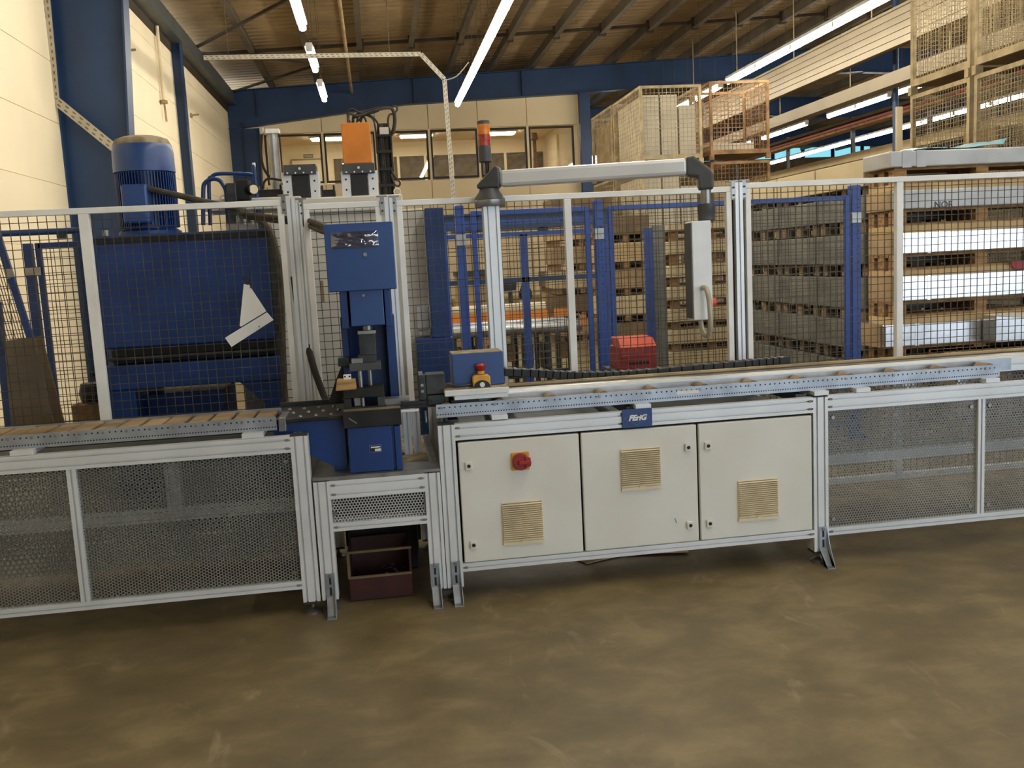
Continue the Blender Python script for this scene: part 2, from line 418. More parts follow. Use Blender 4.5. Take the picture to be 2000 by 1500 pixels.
# eaves beam along the left wall
ev = sthing('trim_8', (XL, 0, 6))
obj('eaves_beam', MB().box(XL+.02, XL+.20, 7.5, 21, 6.02, 6.36), 'eave', ev)
obj('eaves_lip', MB().box(XL+.20, XL+.24, 7.5, 21, 6.02, 6.08), 'eave', ev)
obj('eaves_cover', MB().box(XL+.001, XL+.02, 7.5, 21, 5.86, 6.02), 'purlin_dark', ev)

# far side and outer walls; the unseen one behind leaves a daylight opening
wb_ = sthing('wall_behind', (0, -14, 0))
obj('wall_panel', MB().box(-4, 1.5, -14.2, -14, 0, 7), 'wall', wb_)  # placed out of view to block daylight from the left
obj('wall_panel', MB().box(1.5, 34, -14.2, -14, 5.0, 7.6), 'wall', wb_)
struct('wall_right', MB().box(33.8, 34, -16, 44, 0, 7.5), 'kraft')
wf = sthing('wall_far', (20, 43.8, 0))
obj('wall_panel', MB().box(-4, 34, 43.8, 44, 0, 6.42), 'kraft_dark', wf)
obj('wall_panel', MB().box(-4, 34, 43.8, 44, 6.95, 7.7), 'kraft_dark', wf)
for i in range(12): obj('clerestory_pane', MB().box(13+1.7*i, 14.5+1.7*i, 43.85, 43.9, 6.42, 6.95), 'sky_panel', wf)
for i in range(13): obj('clerestory_mullion', MB().box(12.8+1.7*i, 13+1.7*i, 43.82, 43.95, 6.42, 6.95), 'blue_steel', wf)

# ---------------------------------------------------------------- office block on the mezzanine
XR = 5.72
wo = sthing('wall_office', (0, YW, 0))
wx = [W(p, 300, YW).x for p in (516, 632, 736, 840, 936, 1032, 1124)]
pj = [XL+.3, wx[0], wx[1], wx[2], wx[3], wx[4], wx[5], XR]
ZS, ZT = 3.99, 5.27
for a, b in zip(pj[:-1], pj[1:]):
    obj('wall_panel', MB().box(a+.008, b-.008, YW, YW+.1, ZT+.03, 6.35), 'office_wall', wo, bevel=.004)
    obj('wall_panel', MB().box(a+.008, b-.008, YW, YW+.1, 2.02, ZS-.03), 'office_wall', wo, bevel=.004)
    obj('wall_panel', MB().box(a+.008, b-.008, YW, YW+.1, .02, 2.0), 'office_wall', wo, bevel=.004)
obj('wall_panel', MB().box(pj[0]+.005, wx[0]-.03, YW, YW+.1, ZS-.02, ZT+.02), 'office_wall', wo)
obj('wall_core', MB().box(pj[0], XR, YW+.03, YW+.08, 0, ZS-.05), 'kraft', wo)
obj('wall_core', MB().box(pj[0], XR, YW+.03, YW+.08, ZT+.05, 6.3), 'kraft', wo)
obj('office_side', MB().box(XR-.02, XR+.08, YW, YW+5.2, 0, 6.3), 'office_wall', wo)
cp = sthing('trim_9', (XR+.1, YW, 0)); obj('office_post', MB().box(XR+.02, XR+.30, YW-.3, YW-.08, 0, 6.1), 'blue_steel', cp)
for i in range(6):
    w = sthing('window_%d' % (i+1), (wx[i], YW, ZS)); a, b = wx[i]+.03, wx[i+1]-.03
    fr = MB(); t = .05
    fr.box(a, b, YW-.02, YW+.06, ZS, ZS+t).box(a, b, YW-.02, YW+.06, ZT-t, ZT).box(a, a+t, YW-.02, YW+.06, ZS+t, ZT-t).box(b-t, b, YW-.02, YW+.06, ZS+t, ZT-t)
    obj('window_frame', fr, 'cap_dark', w)
    obj('pane', MB().box(a+t, b-t, YW+.015, YW+.025, ZS+t, ZT-t), 'pane', w)
    if i: obj('mullion', MB().box(wx[i]-.03, wx[i]+.03, YW-.03, YW+.07, ZS-.03, ZT+.03), 'office_wall', w)
# office interior
YB = 26.0
wi = sthing('wall_office_interior', (0, YB, 3))
obj('office_floor', MB().box(XL, XR, YW+.1, YB, 2.9, 3.05), 'kraft_dark', wi)
obj('office_ceiling', MB().box(XL, XR, YW+.1, YB, 5.62, 5.7), 'office_wall', wi)
obj('back_wall', MB().box(XL, XR, YB, YB+.1, 3.05, 5.7), 'office_wall', wi)
obj('side_wall', MB().box(XL-.02, XL+.08, YW+.1, YB, 3.05, 5.7), 'office_wall', wi)
obj('window_band', MB().box(.8, XR-.1, YB-.04, YB-.001, 4.2, 5.17), 'board_grey', wi)
obj('dark_window', MB().box(-1.08, -.4, YB-.04, YB-.001, 4.2, 5.17), 'board_grey', wi)
for i in range(6): obj('mullion', MB().box(.9+.86*i, .98+.86*i, YB-.07, YB-.04, 4.2, 5.17), 'office_wall', wi)
d = sthing('door_1', (-1.4, YB, 3.05)); x0, x1 = W(640, 330, YB-.05).x, W(698, 330, YB-.05).x
obj('door_leaf', MB().box(-2.36, -1.42, YB-.05, YB-.01, 3.05, 5.16), 'office_wall', d)
obj('door_frame', MB().box(-2.40, -2.36, YB-.07, YB-.005, 3.05, 5.20).box(-1.42, -1.38, YB-.07, YB-.005, 3.05, 5.20).box(-2.36, -1.42, YB-.07, YB-.005, 5.16, 5.20), 'kraft', d)
sg = thing('door_sign', 'small grey plate above the door inside the mezzanine office', 'sign', (-1.85, YB-.03, 5.2))
obj('plate', MB().box(-2.0, -1.70, YB-.03, YB-.01, 5.23, 5.34), 'green_sign', sg)
obj('plate_face', MB().box(-1.98, -1.72, YB-.034, YB-.03, 5.26, 5.31), 'box_beige', sg)
for i, (x, lb) in enumerate(((-1.15, 'lit ceiling panel in the office nearest the corner column'), (1.48, 'lit ceiling panel in the middle of the office behind the glass'), (4.0, 'lit ceiling panel in the office nearest the blue office post'))):
    t = thing('office_ceiling_light', lb, 'light', (x, 24.3, 5.6), 'lit panels on the office ceiling')
    obj('light_housing', MB().box(x-.5, x+.5, 24.05, 24.55, 5.57, 5.62), 'white', t)
    obj('diffuser', MB().box(x-.46, x+.46, 24.08, 24.52, 5.53, 5.57), 'office_lamp', t)
t = thing('office_monitor', 'bright monitor standing behind the right-hand office windows', 'monitor', (3.9, 22.2, 3.05))
obj('screen_back', MB().box(3.5, 4.3, 22.2, 22.24, 3.72, 4.12), 'cap_dark', t); obj('screen', MB().box(3.52, 4.28, 22.19, 22.2, 3.74, 4.10), 'white', t); obj('stand', MB().box(3.85, 3.95, 22.2, 22.3, 3.05, 3.75), 'cap_dark', t)
t = thing('copper_riser', 'copper coloured pipe post standing inside the office behind the glass', 'pipe', (5.0, 24, 3.05))
obj('pipe', MB().cyl((5.0, 24, 3.05), (5.0, 24, 5.5), .07), 'kraft', t, smooth=True); obj('collar', MB().cyl((5.0, 24, 5.3), (5.0, 24, 5.5), .14, .10), 'kraft', t, smooth=True)

# ---------------------------------------------------------------- fluorescent rows
NTH = ['first', 'second', 'third', 'fourth', 'fifth', 'sixth', 'seventh', 'eighth', 'ninth', 'tenth', 'eleventh', 'twelfth', 'thirteenth', 'fourteenth', 'fifteenth', 'sixteenth', 'seventeenth', 'eighteenth']
def lamp_row(x, z, ys, L, label, group):
    first = None
    for i, y in enumerate(sorted(ys, reverse=True)):
        lb = label % NTH[i]
        if first is None:
            t = thing('fluorescent_light', lb, 'light', (x, y, z), group)
            obj('housing', MB().prism([(x-.07, z+.07), (x+.07, z+.07), (x+.045, z+.13), (x-.045, z+.13)], 'y', y, y+L), 'white', t)
            obj('tube', MB().cyl((x, y+.02, z+.02), (x, y+L-.02, z+.02), .05, n=10), 'tube', t, smooth=True)
            for e in (y, y+L-.03): obj('end_cap', MB().box(x-.05, x+.05, e, e+.03, z-.01, z+.08), 'white', t)
            for e in (y+.3, y+L-.3): obj('hanger', MB().cyl((x, e, z+.12), (x, e, roof_z(x)+.003), .004, n=5), 'purlin', t)
            first = (t, y)
        else: copytree(first[0], (0, y-first[1], 0), label=lb, group=group)
ZL = 5.12
lamp_row(-.80, ZL, [11.05+2.87*k for k in range(-3, 2)], 1.55, 'lit fluorescent tube, %s from the far end of the gapped row by the wall', 'gapped light row by the left wall')
lamp_row(2.02, ZL, [14.96-1.54*k for k in range(0, 14)], 1.53, 'lit fluorescent tube, %s from the far end of the unbroken middle row', 'unbroken light row over the machine')
lamp_row(7.52, ZL, [13.16-1.54*k for k in range(0, 13)] + [15.1, 16.9, 18.7, 20.5, 22.3], 1.53, 'lit fluorescent tube, %s from the far end of the row above the cages', 'long light row above the cages')
lamp_row(12.45, ZL, [16.95, 18.5, 21.3, 22.86, 25.2, 15.2, 13.4, 11.6, 9.8], 1.53, 'lit fluorescent tube, %s from the far end of the row by the steel column', 'light row by the steel column')
lamp_row(16.35, ZL, [20.3+1.54*k for k in range(8)] + [18.7, 17.1], 1.53, 'lit fluorescent tube, %s from the far end of the far right row', 'far light row')

for i, (yy, z, l) in enumerate(((10.6, 5.05, 'small pipe bracket on the cream wall between column and post'), (15.6, 4.9, 'small pipe bracket on the cream wall beyond the wall post'))):
    t = thing('wall_bracket', l, 'bracket', (XL, yy, z))
    obj('base', MB().box(XL+.001, XL+.03, yy, yy+.12, z, z+.08), 'kraft', t); obj('arm', MB().bar((XL+.02, yy+.06, z+.04), (XL+.16, yy+.1, z+.06), .03, .03), 'kraft', t)
t = thing('wall_pipe_stub', 'short capped pipe hanging down the cream wall beside the wall post', 'pipe', (XL+.06, 12.9, 4.6))
obj('pipe', MB().cyl((XL+.06, 12.9, 4.75), (XL+.06, 12.9, 6.0), .03, n=8), 'vent', t, smooth=True)
obj('valve', MB().bar((XL+.06, 12.8, 4.72), (XL+.06, 13.05, 4.75), .06, .06), 'kraft', t); obj('tap', MB().cyl((XL+.06, 12.95, 4.4), (XL+.06, 12.9, 4.72), .018, n=8), 'kraft', t)
# ================================================================ bench line, front plane at y = 0
TOPZ, DEP = .89, .95
def foot(mb, x, y):
    mb.lathe([(.045, 0), (.045, .008), (.02, .022), (.008, .026), (.008, .06)], (x, y, 0), 14)
def bracket(t, x, y=0.):
    """galvanised floor bracket: angle with a slotted upright and a kicked-out toe"""
    mb = MB(); w = .042; k = .003
    mb.prism([(y-.004, .20), (y-.001, .20), (y-.001, .085), (y-.055, .004), (y-.095, .004), (y-.095, 0), (y-.058, 0), (y-.004, .082)], 'x', x, x+w)
    mb.prism([(y-.001, .20), (y-.001, .0), (y-.092, 0), (y-.03, .11)], 'x', x+w, x+w+k)
    o = obj('floor_bracket', mb, 'galv', t)
    for za in (.145, .09): obj('slot', MB().box(x+.016, x+.026, y-.006, y-.004, za, za+.04), 'ink', o)
    obj('bolt', MB().cyl((x+.021, y-.012, .188), (x+.021, y-.003, .188), .009, n=8), 'steel', o)
def post(t, x0, x1, z0, z1, y0=0., d=.08, n=2, nd=2):
    o = obj('post', MB().prof('z', z0, z1, x0, x1, y0, y0+d, n, nd), 'alu', t)
    for e in ((z0-.012, z0), (z1, z1+.005)): obj('end_cap', MB().box(x0, x1, y0, y0+d, *e), 'cap_dark', o)
    return o
def beam(t, x0, x1, z0, z1, y0=0., d=.04, nz=2, name='beam'):
    o = obj(name, MB().prof('x', x0, x1, y0, y0+d, z0, z1, 1, nz), 'alu', t)
    for e in (x0+.016, x1-.016):
        for i in range(nz):
            z = z0+(z1-z0)*(2*i+1)/(2*nz); obj('slot_connector', MB().box(e-.008, e+.008, y0-.0015, y0+.004, z-.006, z+.006), 'mid_grey', o)
    return o
def screw(t, x, z, y=.018):
    return obj('panel_screw', MB().lathe([(.009, 0), (.009, .003), (.004, .005)], (x, y, z), 10, 'y').v and MB().cyl((x, y-.006, z), (x, y, z), .009, n=10), 'steel', t)
def yrail(t, x0, x1, z0, z1, y0, y1):
    return obj('side_rail', MB().prof('y', y0, y1, x0, x1, z0, z1, 1, 2), 'alu', t)

# --- left bench
lb = thing('profile_bench', 'aluminium-profile bench with dark perforated panels left of the blue press', 'bench', (-1.4, .45, 0))
post(lb, -.459, -.377, .066, .885)
post(lb, -.459, -.377, .066, .885, DEP-.08)
post(lb, -2.5, -2.42, .066, .885); post(lb, -2.5, -2.42, .066, .885, DEP-.08)
beam(lb, -2.42, -.459, .809, .89); beam(lb, -2.42, -.459, .134, .174, nz=1, name='bottom_rail')
beam(lb, -2.42, -.459, .809, .89, DEP-.06); beam(lb, -2.42, -.459, .30, .38, DEP-.06, name='bottom_rail')
yrail(lb, -.45, -.41, .809, .885, .08, DEP-.08); yrail(lb, -2.49, -2.45, .809, .885, .08, DEP-.08)
obj('divider', MB().prof('z', .174, .809, -1.476, -1.434, .002, .04, 1, 1), 'alu', lb)
obj('rear_divider', MB().prof('z', .38, .809, -1.25, -1.17, DEP-.06, DEP-.02, 2, 1), 'alu', lb)
for a, b in ((-2.42, -1.478), (-1.432, -.46)):
    o = obj('perforated_panel', hexsheet(a, b, .17, .812, .0150, .0059, lambda u, v: (u, .022, v)), 'perf', lb, fix=False); o['kind'] = 'stuff'
    for x in (a+.03, b-.03):
        for z in (.215, .765): obj('panel_screw', MB().cyl((x, .012, z), (x, .022, z), .010, n=10), 'steel', lb)
obj('light_block_deck', MB().box(-2.41, -.47, .06, DEP-.07, .79, .80), 'steel_dark', lb)  # added sheet closing the top so overhead light stays out of the bench
o = obj('rear_panel', hexsheet(-2.4, -.47, .05, .81, .030, .0075, lambda u, v: (u, DEP-.015, v), False), 'perf', lb, fix=False); o['kind'] = 'stuff'  # unseen rear panel, holes kept small so it blocks most light
for x, y in ((-.418, .04), (-2.46, .04), (-.418, DEP-.04), (-2.46, DEP-.04)):
    g = MB(); foot(g, x, y); obj('levelling_foot', g, 'steel', lb, smooth=True)

# --- roller conveyor on the left bench
def strip(t, x0, x1, y, z0, z1, screws, m='galv', big=.0262, small=.0131):
    """perforated steel side strip: one coarse row of holes, one fine row along the lower edge"""
    mb = MB(); mb.box(x0, x1, y, y+.003, z0, z1); mb.box(x0, x1, y+.003, y+.03, z0, z0+.003)
    o = obj('side_strip', mb, m, t)
    h = MB(); n = 8
    def disc(x, z, r):
        h.add([(x+r*math.cos(2*math.pi*k/n), y-.0006, z+r*math.sin(2*math.pi*k/n)) for k in range(n)], [tuple(range(n))[::-1]])
    x = x0+.014
    while x < x1-.01:
        if all(abs(x-s) > .012 for s in screws): disc(x, z1-.017, .0042)
        x += big
    x = x0+.006
    while x < x1-.004: disc(x, z0+.016, .0036); x += small
    ho = obj('hole_rows', h, 'ink', o, fix=False); ho['kind'] = 'stuff'
    for s in screws: obj('axle_screw', MB().cyl((s, y-.007, z1-.017), (s, y, z1-.017), .0075, n=6), 'steel', o)
    return o
lc = thing('slat_conveyor', 'conveyor of dusty tan slats between perforated strips on the left bench', 'conveyor', (-1.4, .15, .92))
ax = [-.575-.1048*k for k in range(18)]
strip(lc, -2.42, -.52, .05, .914, .980, ax)
strip(lc, -2.42, -.52, .30, .914, .986, [])
for i, x in enumerate(ax): obj('slat', MB().box(x-.044, x+.044, .056, .296, .962-.003*(i % 2), .9815-.003*(i % 2)), 'roller', lc, bevel=.006)
for x in (-1.66, -.63, -2.3):
    obj('support_block', MB().box(x-.05, x+.05, .005, .36, .891, .914), 'alu', lc, bevel=.002)
obj('under_rail', MB().box(-2.42, -.53, .16, .24, .891, .912), 'steel_dark', lc)
obj('end_block', MB().box(-.515, -.48, .08, .30, .90, .965), 'steel', lc, bevel=.003)

# --- low stand under the press
st = thing('press_stand', 'low aluminium stand with a narrow perforated strip carrying the blue press', 'stand', (-.06, .45, 0))
for a, b in ((-.368, -.290), (.163, .240)):
    post(st, a, b, .066, .655); post(st, a, b, .066, .655, DEP-.08)
    for y in (.04, DEP-.04): g = MB(); foot(g, (a+b)/2, y); obj('levelling_foot', g, 'steel', st, smooth=True)
beam(st, -.29, .163, .565, .655); beam(st, -.29, .163, .405, .445, nz=1, name='bottom_rail'); beam(st, -.29, .163, .565, .655, DEP-.06)
o = obj('perforated_panel', hexsheet(-.285, .163, .45, .562, .0150, .0062, lambda u, v: (u, .02, v), False), 'perf_light', st, fix=False); o['kind'] = 'stuff'
for x in (-.275, .15): obj('panel_screw', MB().cyl((x, .010, .49), (x, .02, .49), .010, n=10), 'steel', st)
obj('top_plate', MB().box(-.37, .242, .0, DEP, .655, .675), 'steel', st, bevel=.002)
obj('dark_filler', MB().box(-.28, .155, .06, DEP-.1, .455, .56), 'steel_black', st)  # added dark box so the strip's holes look shaded
obj('backlight_block', MB().box(-.28, .155, DEP-.05, DEP-.045, .06, .56), 'steel_black', st)  # added opaque sheet keeping light from behind out of the stand
obj('dusty_cover', MB().box(.07, .20, .20, DEP-.05, .675, .678), 'dust', st)
bracket(st, -.345); bracket(st, .165)
# slotted cable duct and scrap box below
cb = thing('cable_duct', 'slotted grey sheet cable duct under the press stand', 'duct', (-.06, .5, .3))
mb = MB().box(-.28, .155, .50, .503, .30, .44); obj('duct_sheet', mb, 'galv', cb)
h = MB()
for r in range(3):
    for i in range(8):
        x = -.262+.053*i+(.004 if r % 2 else 0); h.box(x, x+.024, .498, .4995, .325+.034*r, .331+.034*r)
o = obj('duct_slots', h, 'ink', cb); o['kind'] = 'stuff'
rb = thing('scrap_box', 'shaded red open-front bin with metal slugs standing under the press stand', 'bin', (-.06, .25, 0))
X0, X1 = -.24, .075
obj('bin_front', MB().box(X0, X1, .12, .13, .005, .125), 'red_shaded', rb, bevel=.003)
obj('bin_bottom', MB().box(X0, X1, .13, .42, .0, .012), 'red_shaded', rb)
for x in (X0, X1-.01): obj('bin_side', MB().prism([(.12, .0), (.42, 0), (.42, .25), (.135, .25), (.125, .125)], 'x', x, x+.01), 'red_shaded', rb)
obj('bin_back', MB().box(X0, X1, .41, .42, .0, .25), 'red_shaded', rb)
obj('bin_rim', MB().box(X0-.004, X1+.004, .13, .142, .246, .258).box(X0-.004, X0+.01, .12, .132, .12, .25).box(X0, X1, .116, .132, .12, .13), 'kraft_dark', rb)
sl = MB()
for i in range(46):
    x, y = random.uniform(-.12, .05), random.uniform(.2, .36); z = .012+random.uniform(0, .07)*(1-abs(x+.03)/.12)
    sl.bar((x, y, z+.04), (x+random.uniform(-.02, .02), y+random.uniform(-.01, .01), z+.04+random.uniform(-.008, .008)), .008, .003)
so = obj('metal_slugs', sl, 'steel', rb); so['kind'] = 'stuff'
bb = thing('black_case', 'black plastic case behind the red bin under the press', 'case', (-.06, .6, 0))
obj('case_body', MB().box(-.25, .13, .56, .80, .0, .40), 'black', bb, bevel=.01); obj('case_lid', MB().box(-.15, .10, .56, .80, .40, .43), 'black', bb, bevel=.006)

# --- control cabinet bench
cbx = thing('control_cabinet', 'cream three-door control cabinet in an aluminium frame right of the press', 'cabinet', (1.25, .45, 0))
for a, b in ((.244, .325), (2.171, 2.251)):
    post(cbx, a, b, .066, .884); post(cbx, a, b, .066, .884, DEP-.08)
    for y in (.04, DEP-.04): g = MB(); foot(g, (a+b)/2, y); obj('levelling_foot', g, 'steel', cbx, smooth=True)
beam(cbx, .325, 2.171, .805, .886); beam(cbx, .325, 2.171, .142, .184, nz=1, name='bottom_rail')
beam(cbx, .325, 2.171, .805, .886, DEP-.06); beam(cbx, .325, 2.171, .142, .184, DEP-.06, nz=1, name='bottom_rail')
bracket(cbx, .268); bracket(cbx, 2.196, -.002)
obj('cabinet_body', MB().box(.345, 2.15, .035, .50, .188, .795), 'door', cbx)
obj('shadow_gap', MB().box(.327, 2.169, .030, .034, .186, .803), 'dark_gap', cbx)
DR = [(.336, .938, 'l'), (.949, 1.545, 'r'), (1.556, 2.162, 'l')]
locks = []
for i, (a, b, side) in enumerate(DR):
    d = obj('door', MB().box(a, b, .0, .028, .186, .793), 'door', cbx, bevel=.006)
    lx = a+.045 if side == 'l' else b-.048
    for z in (.68, .275):
        if i == 0: lx = W(915, 907, 0).x if z > .5 else W(925, 1064, 0).x; z = .676 if z > .5 else .277
        k = obj('lock_block', MB().box(lx-.017, lx+.017, -.014, 0, z-.02, z+.02), 'vent' if 0 else 'door', d, bevel=.003)
        obj('lock_core', MB().cyl((lx, -.017, z), (lx, -.013, z), .009, n=12), 'steel_black', k)
    if i != 1:
        pass
def vent(d, x0, x1, z0, z1):
    v = obj('vent_grille', MB().box(x0, x1, -.008, 0, z0, z1), 'vent', d, bevel=.002)
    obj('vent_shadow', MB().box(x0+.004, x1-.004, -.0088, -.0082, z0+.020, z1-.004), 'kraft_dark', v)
    n = 18; s = (z1-z0-.025)/n
    for k in range(n):
        z = z0+.022+s*k
        obj('louvre', MB().prism([(-.018, z+s*.02), (-.018, z+s*.18), (-.009, z+s*.58), (-.009, z+s*.02)], 'x', x0+.003, x1-.003), 'vent', v)
    obj('latch_tab', MB().box((x0+x1)/2-.01, (x0+x1)/2+.02, -.014, -.006, z0-.002, z0+.02), 'vent', v)
    obj('lower_lip', MB().box(x0, x1, -.013, -.006, z0, z0+.014), 'vent', v)
doors = [o for o in cbx.children if o.name.startswith('door')]
vent(doors[0], W(981, 1020, 0).x, W(1061, 1020, 0).x, W(1021, 1061, 0).z, W(1021, 979, 0).z)
vent(doors[1], W(1212, 915, 0).x, W(1290, 915, 0).x, W(1250, 955, 0).z, W(1250, 875, 0).z)
vent(doors[2], W(1441, 975, 0).x, W(1519, 975, 0).x, W(1480, 1014, 0).z, W(1480, 936, 0).z)
# main isolator
c = W(1016, 900, 0)
sw = obj('main_switch', MB().box(c.x-.045, c.x+.045, -.012, 0, c.z-.045, c.z+.045), 'yellow', doors[0], bevel=.004)
obj('switch_knob', MB().lathe([(.042, 0), (.042, -.02), (.036, -.03), (.0, -.032)][:3], (c.x, -.012, c.z), 20, 'y'), 'red', doors[0], smooth=True)
obj('switch_grip', MB().box(c.x-.015, c.x+.046, -.062, -.040, c.z-.008, c.z+.010).prism([(c.x+.018, c.z-.03), (c.x+.046, c.z-.02), (c.x+.046, c.z+.02), (c.x+.018, c.z+.03)], 'y', -.05, -.035), 'red', doors[0], bevel=.003)
obj('scratch', MB().bar(W(1318, 1012, -.001), W(1322, 1021, -.001), .004, .001), 'ink', doors[1])
# maker's plate
a, b = W(1216, 836, -.008), W(1273, 802, -.008)
pl = obj('maker_plate', MB().box(a.x, b.x, -.010, -.0005, .803, .896), 'sign_blue', cbx, bevel=.001)
cx, cz = (a.x+b.x)/2, .850
dm = MB(); w, h = .066, .034; P4 = [(cx-w, cz), (cx-.004, cz-h), (cx+w, cz), (cx+.004, cz+h)]
for i in range(4):
    p, q = P4[i], P4[(i+1) % 4]; dm.bar((p[0], -.0106, p[1]), (q[0], -.0106, q[1]), .0012, .0032, up=(0, 1, 0))
obj('diamond_emblem', dm, 'sign_line', pl)
text('maker_name', 'FEriG', .038, (cx, -.0112, cz+.001), 'white', pl, shear=.30, bold=.0018, sx=1.02)
for z in (.826, .875): obj('plate_clip', MB().box(a.x-.006, a.x, -.006, -.001, z-.005, z+.005), 'steel_black', pl)
o = obj('rear_panel', hexsheet(.33, 2.17, .60, .80, .030, .0115, lambda u, v: (u, DEP-.04, v), False), 'perf', cbx, fix=False); o['kind'] = 'stuff'
obj('light_block_deck', MB().box(.33, 2.165, .06, DEP-.06, .79, .80), 'steel_dark', cbx)  # same added dark sheet, keeps overhead light out below

# --- right bench
rbn = thing('guide_bench', 'aluminium-profile bench with light grey perforated panels at the right end', 'bench', (3.4, .45, 0))
beam(rbn, 2.251, 4.75, .809, .89); beam(rbn, 2.251, 4.75, .147, .187, nz=1, name='bottom_rail')
beam(rbn, 2.251, 4.75, .809, .89, DEP-.06); beam(rbn, 2.251, 4.75, .30, .36, DEP-.06, name='bottom_rail')
post(rbn, 4.75, 4.83, .066, .885); post(rbn, 4.75, 4.83, .066, .885, DEP-.08)
obj('divider', MB().prof('z', .187, .809, 3.096, 3.136, .002, .04, 1, 1), 'alu', rbn)
for a, b, vz in ((2.255, 3.094, False), (3.138, 4.75, False)):
    o = obj('perforated_panel', hexsheet(a, b, .185, .812, .0150, .0059, lambda u, v: (u, .022, v), vz), 'perf', rbn, fix=False); o['kind'] = 'stuff'
    for x in (a+.03, b-.03):
        for z in (.23, .77): obj('panel_screw', MB().cyl((x, .012, z), (x, .022, z), .010, n=10), 'steel', rbn)
o = obj('rear_panel', hexsheet(2.26, 4.7, .37, .81, .024, .009, lambda u, v: (u, DEP-.04, v), False), 'perf', rbn, fix=False); o['kind'] = 'stuff'
for x in (4.79,):
    for y in (.04, DEP-.04): g = MB(); foot(g, x, y); obj('levelling_foot', g, 'steel', rbn, smooth=True)
bracket(rbn, 4.77)

# --- linear guide conveyor over cabinet and right bench
gc = thing('guide_conveyor', 'long roller conveyor and aluminium guide rail running over the cabinet', 'conveyor', (1.8, .3, .92))
gx = [.27+.2635*k for k in range(12)]
strip(gc, .244, 3.25, .05, .914, .980, [x for x in gx if x < 3.24])
for x in gx:
    obj('roller', MB().cyl((x+.025, .056, .955), (x+.025, .145, .955), .034, n=12), 'roller', gc, smooth=True)
obj('tan_board', MB().box(.26, 3.1, .085, .165, .950, .966), 'tan', gc)
obj('inner_strip', MB().box(.26, 3.4, .165, .169, .93, .992), 'galv', gc)
obj('guide_rail', MB().prof('x', .70, 4.7, .19, .27, .93, .996, 2, 1).v and MB().prof('x', .30, 4.7, .18, .30, .92, .996, 2, 1), 'alu', gc)
obj('guide_rod', MB().cyl((.30, .325, .985), (4.7, .325, .985), .016, n=10), 'steel', gc, smooth=True)
obj('rail_ledge', MB().box(.30, 4.7, .31, .36, .92, .965), 'alu', gc)
obj('slot_channel', MB().box(.30, 4.7, .362, .468, .92, .990), 'steel_black', gc)
obj('channel_edge', MB().box(.55, 4.7, .47, .485, .92, 1.003), 'tan', gc)
obj('cable_tray', MB().box(.55, 4.7, .486, .66, .92, .932), 'steel_dark', gc)
for i, x in enumerate((.55, 1.275, 2.22, 2.45, 3.18, 3.9)):
    obj('support_block', MB().box(x-.04, x+.04, .005, .46, .891, .914), 'alu' if i != 3 else 'alu', gc, bevel=.002)
obj('part_label', MB().box(W(1322, 768, .05).x, W(1366, 768, .05).x, .0485, .05, .945, .962), 'white', gc)
for x0, x1 in ((.30, .62), (1.2, 1.35), (2.1, 2.3)):
    obj('cross_member', MB().box(x0, x0+.05, .05, DEP-.05, .86, .90), 'steel_dark', gc)

# --- drag chain behind the rail
ch = thing('drag_chain', 'black plastic drag chain lying behind the guide rail', 'cable chain', (1.6, .57, .93))
path = spline([W(984, 726, .57), W(1050, 729, .57), W(1113, 733, .57), W(1180, 733, .57), W(1250, 729, .57), W(1350, 720, .57), W(1440, 712, .57), W(1546, 702, .57)], 9)
acc = 0; lastp = path[0]; n = 0
for p in path[1:]:
    d = (p-lastp).length
    if d < .038: continue
    a, b = Vector(lastp), Vector(p); t_ = (b-a).normalized()
    o = obj('chain_link', MB().bar(a, b-t_*.003, .075, .042), 'black', ch, bevel=.003)
    obj('link_bridge', MB().bar(a+t_*.012+Vector((0,0,.022)), a+t_*.022+Vector((0,0,.022)), .07, .003), 'steel', o)
    lastp = p; n += 1

# --- carriage with blue box
ca = thing('carriage', 'feed carriage with white plate and blue drive box on the guide rail', 'carriage', (.5, .2, 1.0))
obj('carriage_plate', MB().box(.290, .605, .02, .34, 1.020, 1.048), 'white_box', ca, bevel=.003)
obj('plate_dust', MB().box(.292, .603, .03, .338, 1.048, 1.0495), 'dust', ca)
obj('lower_plate', MB().box(.335, .60, .03, .33, .998, 1.020), 'alu', ca, bevel=.002)
obj('slide_block', MB().box(.32, .46, .06, .32, .965, .998), 'steel_black', ca, bevel=.003)
b0, b1 = W(885, 742, .12).x, W(985, 742, .12).x
bx = obj('drive_box', MB().box(b0, b1, .12, .30, 1.05, W(935, 689, .12).z), 'blue', ca, bevel=.004)
zt = W(935, 689, .12).z
obj('box_dust', MB().box(b0+.003, b1-.003, .124, .296, zt, zt+.0012), 'dust', ca)
e = W(940, 740, .085); ex = e.x
obj('stop_housing', MB().prism([(ex-.043, 1.051), (ex+.043, 1.051), (ex+.043, 1.098), (ex+.033, 1.110), (ex-.033, 1.110), (ex-.043, 1.098)], 'y', .062, .115), 'yellow', ca, bevel=.005)
obj('stop_arch', MB().prism([(ex+.041*math.cos(t), 1.0505+.034*math.sin(t)) for t in [math.pi*k/10 for k in range(11)]], 'y', .052, .064), 'black', ca)
obj('stop_gland', MB().lathe([(.014, 0), (.016, .004), (.012, .008)], (ex, .052, 1.068), 14, 'y').v and MB().cyl((ex, .045, 1.064), (ex, .053, 1.064), .0125, n=14), 'white_box', ca, smooth=True)
obj('stop_stem', MB().cyl((ex, .09, 1.112), (ex, .09, 1.128), .018, n=12), 'yellow', ca, smooth=True)
obj('stop_mushroom', MB().lathe([(.014, 0), (.024, .012), (.026, .03), (.016, .038)], (ex, .09, 1.126), 14), 'red', ca, smooth=True)
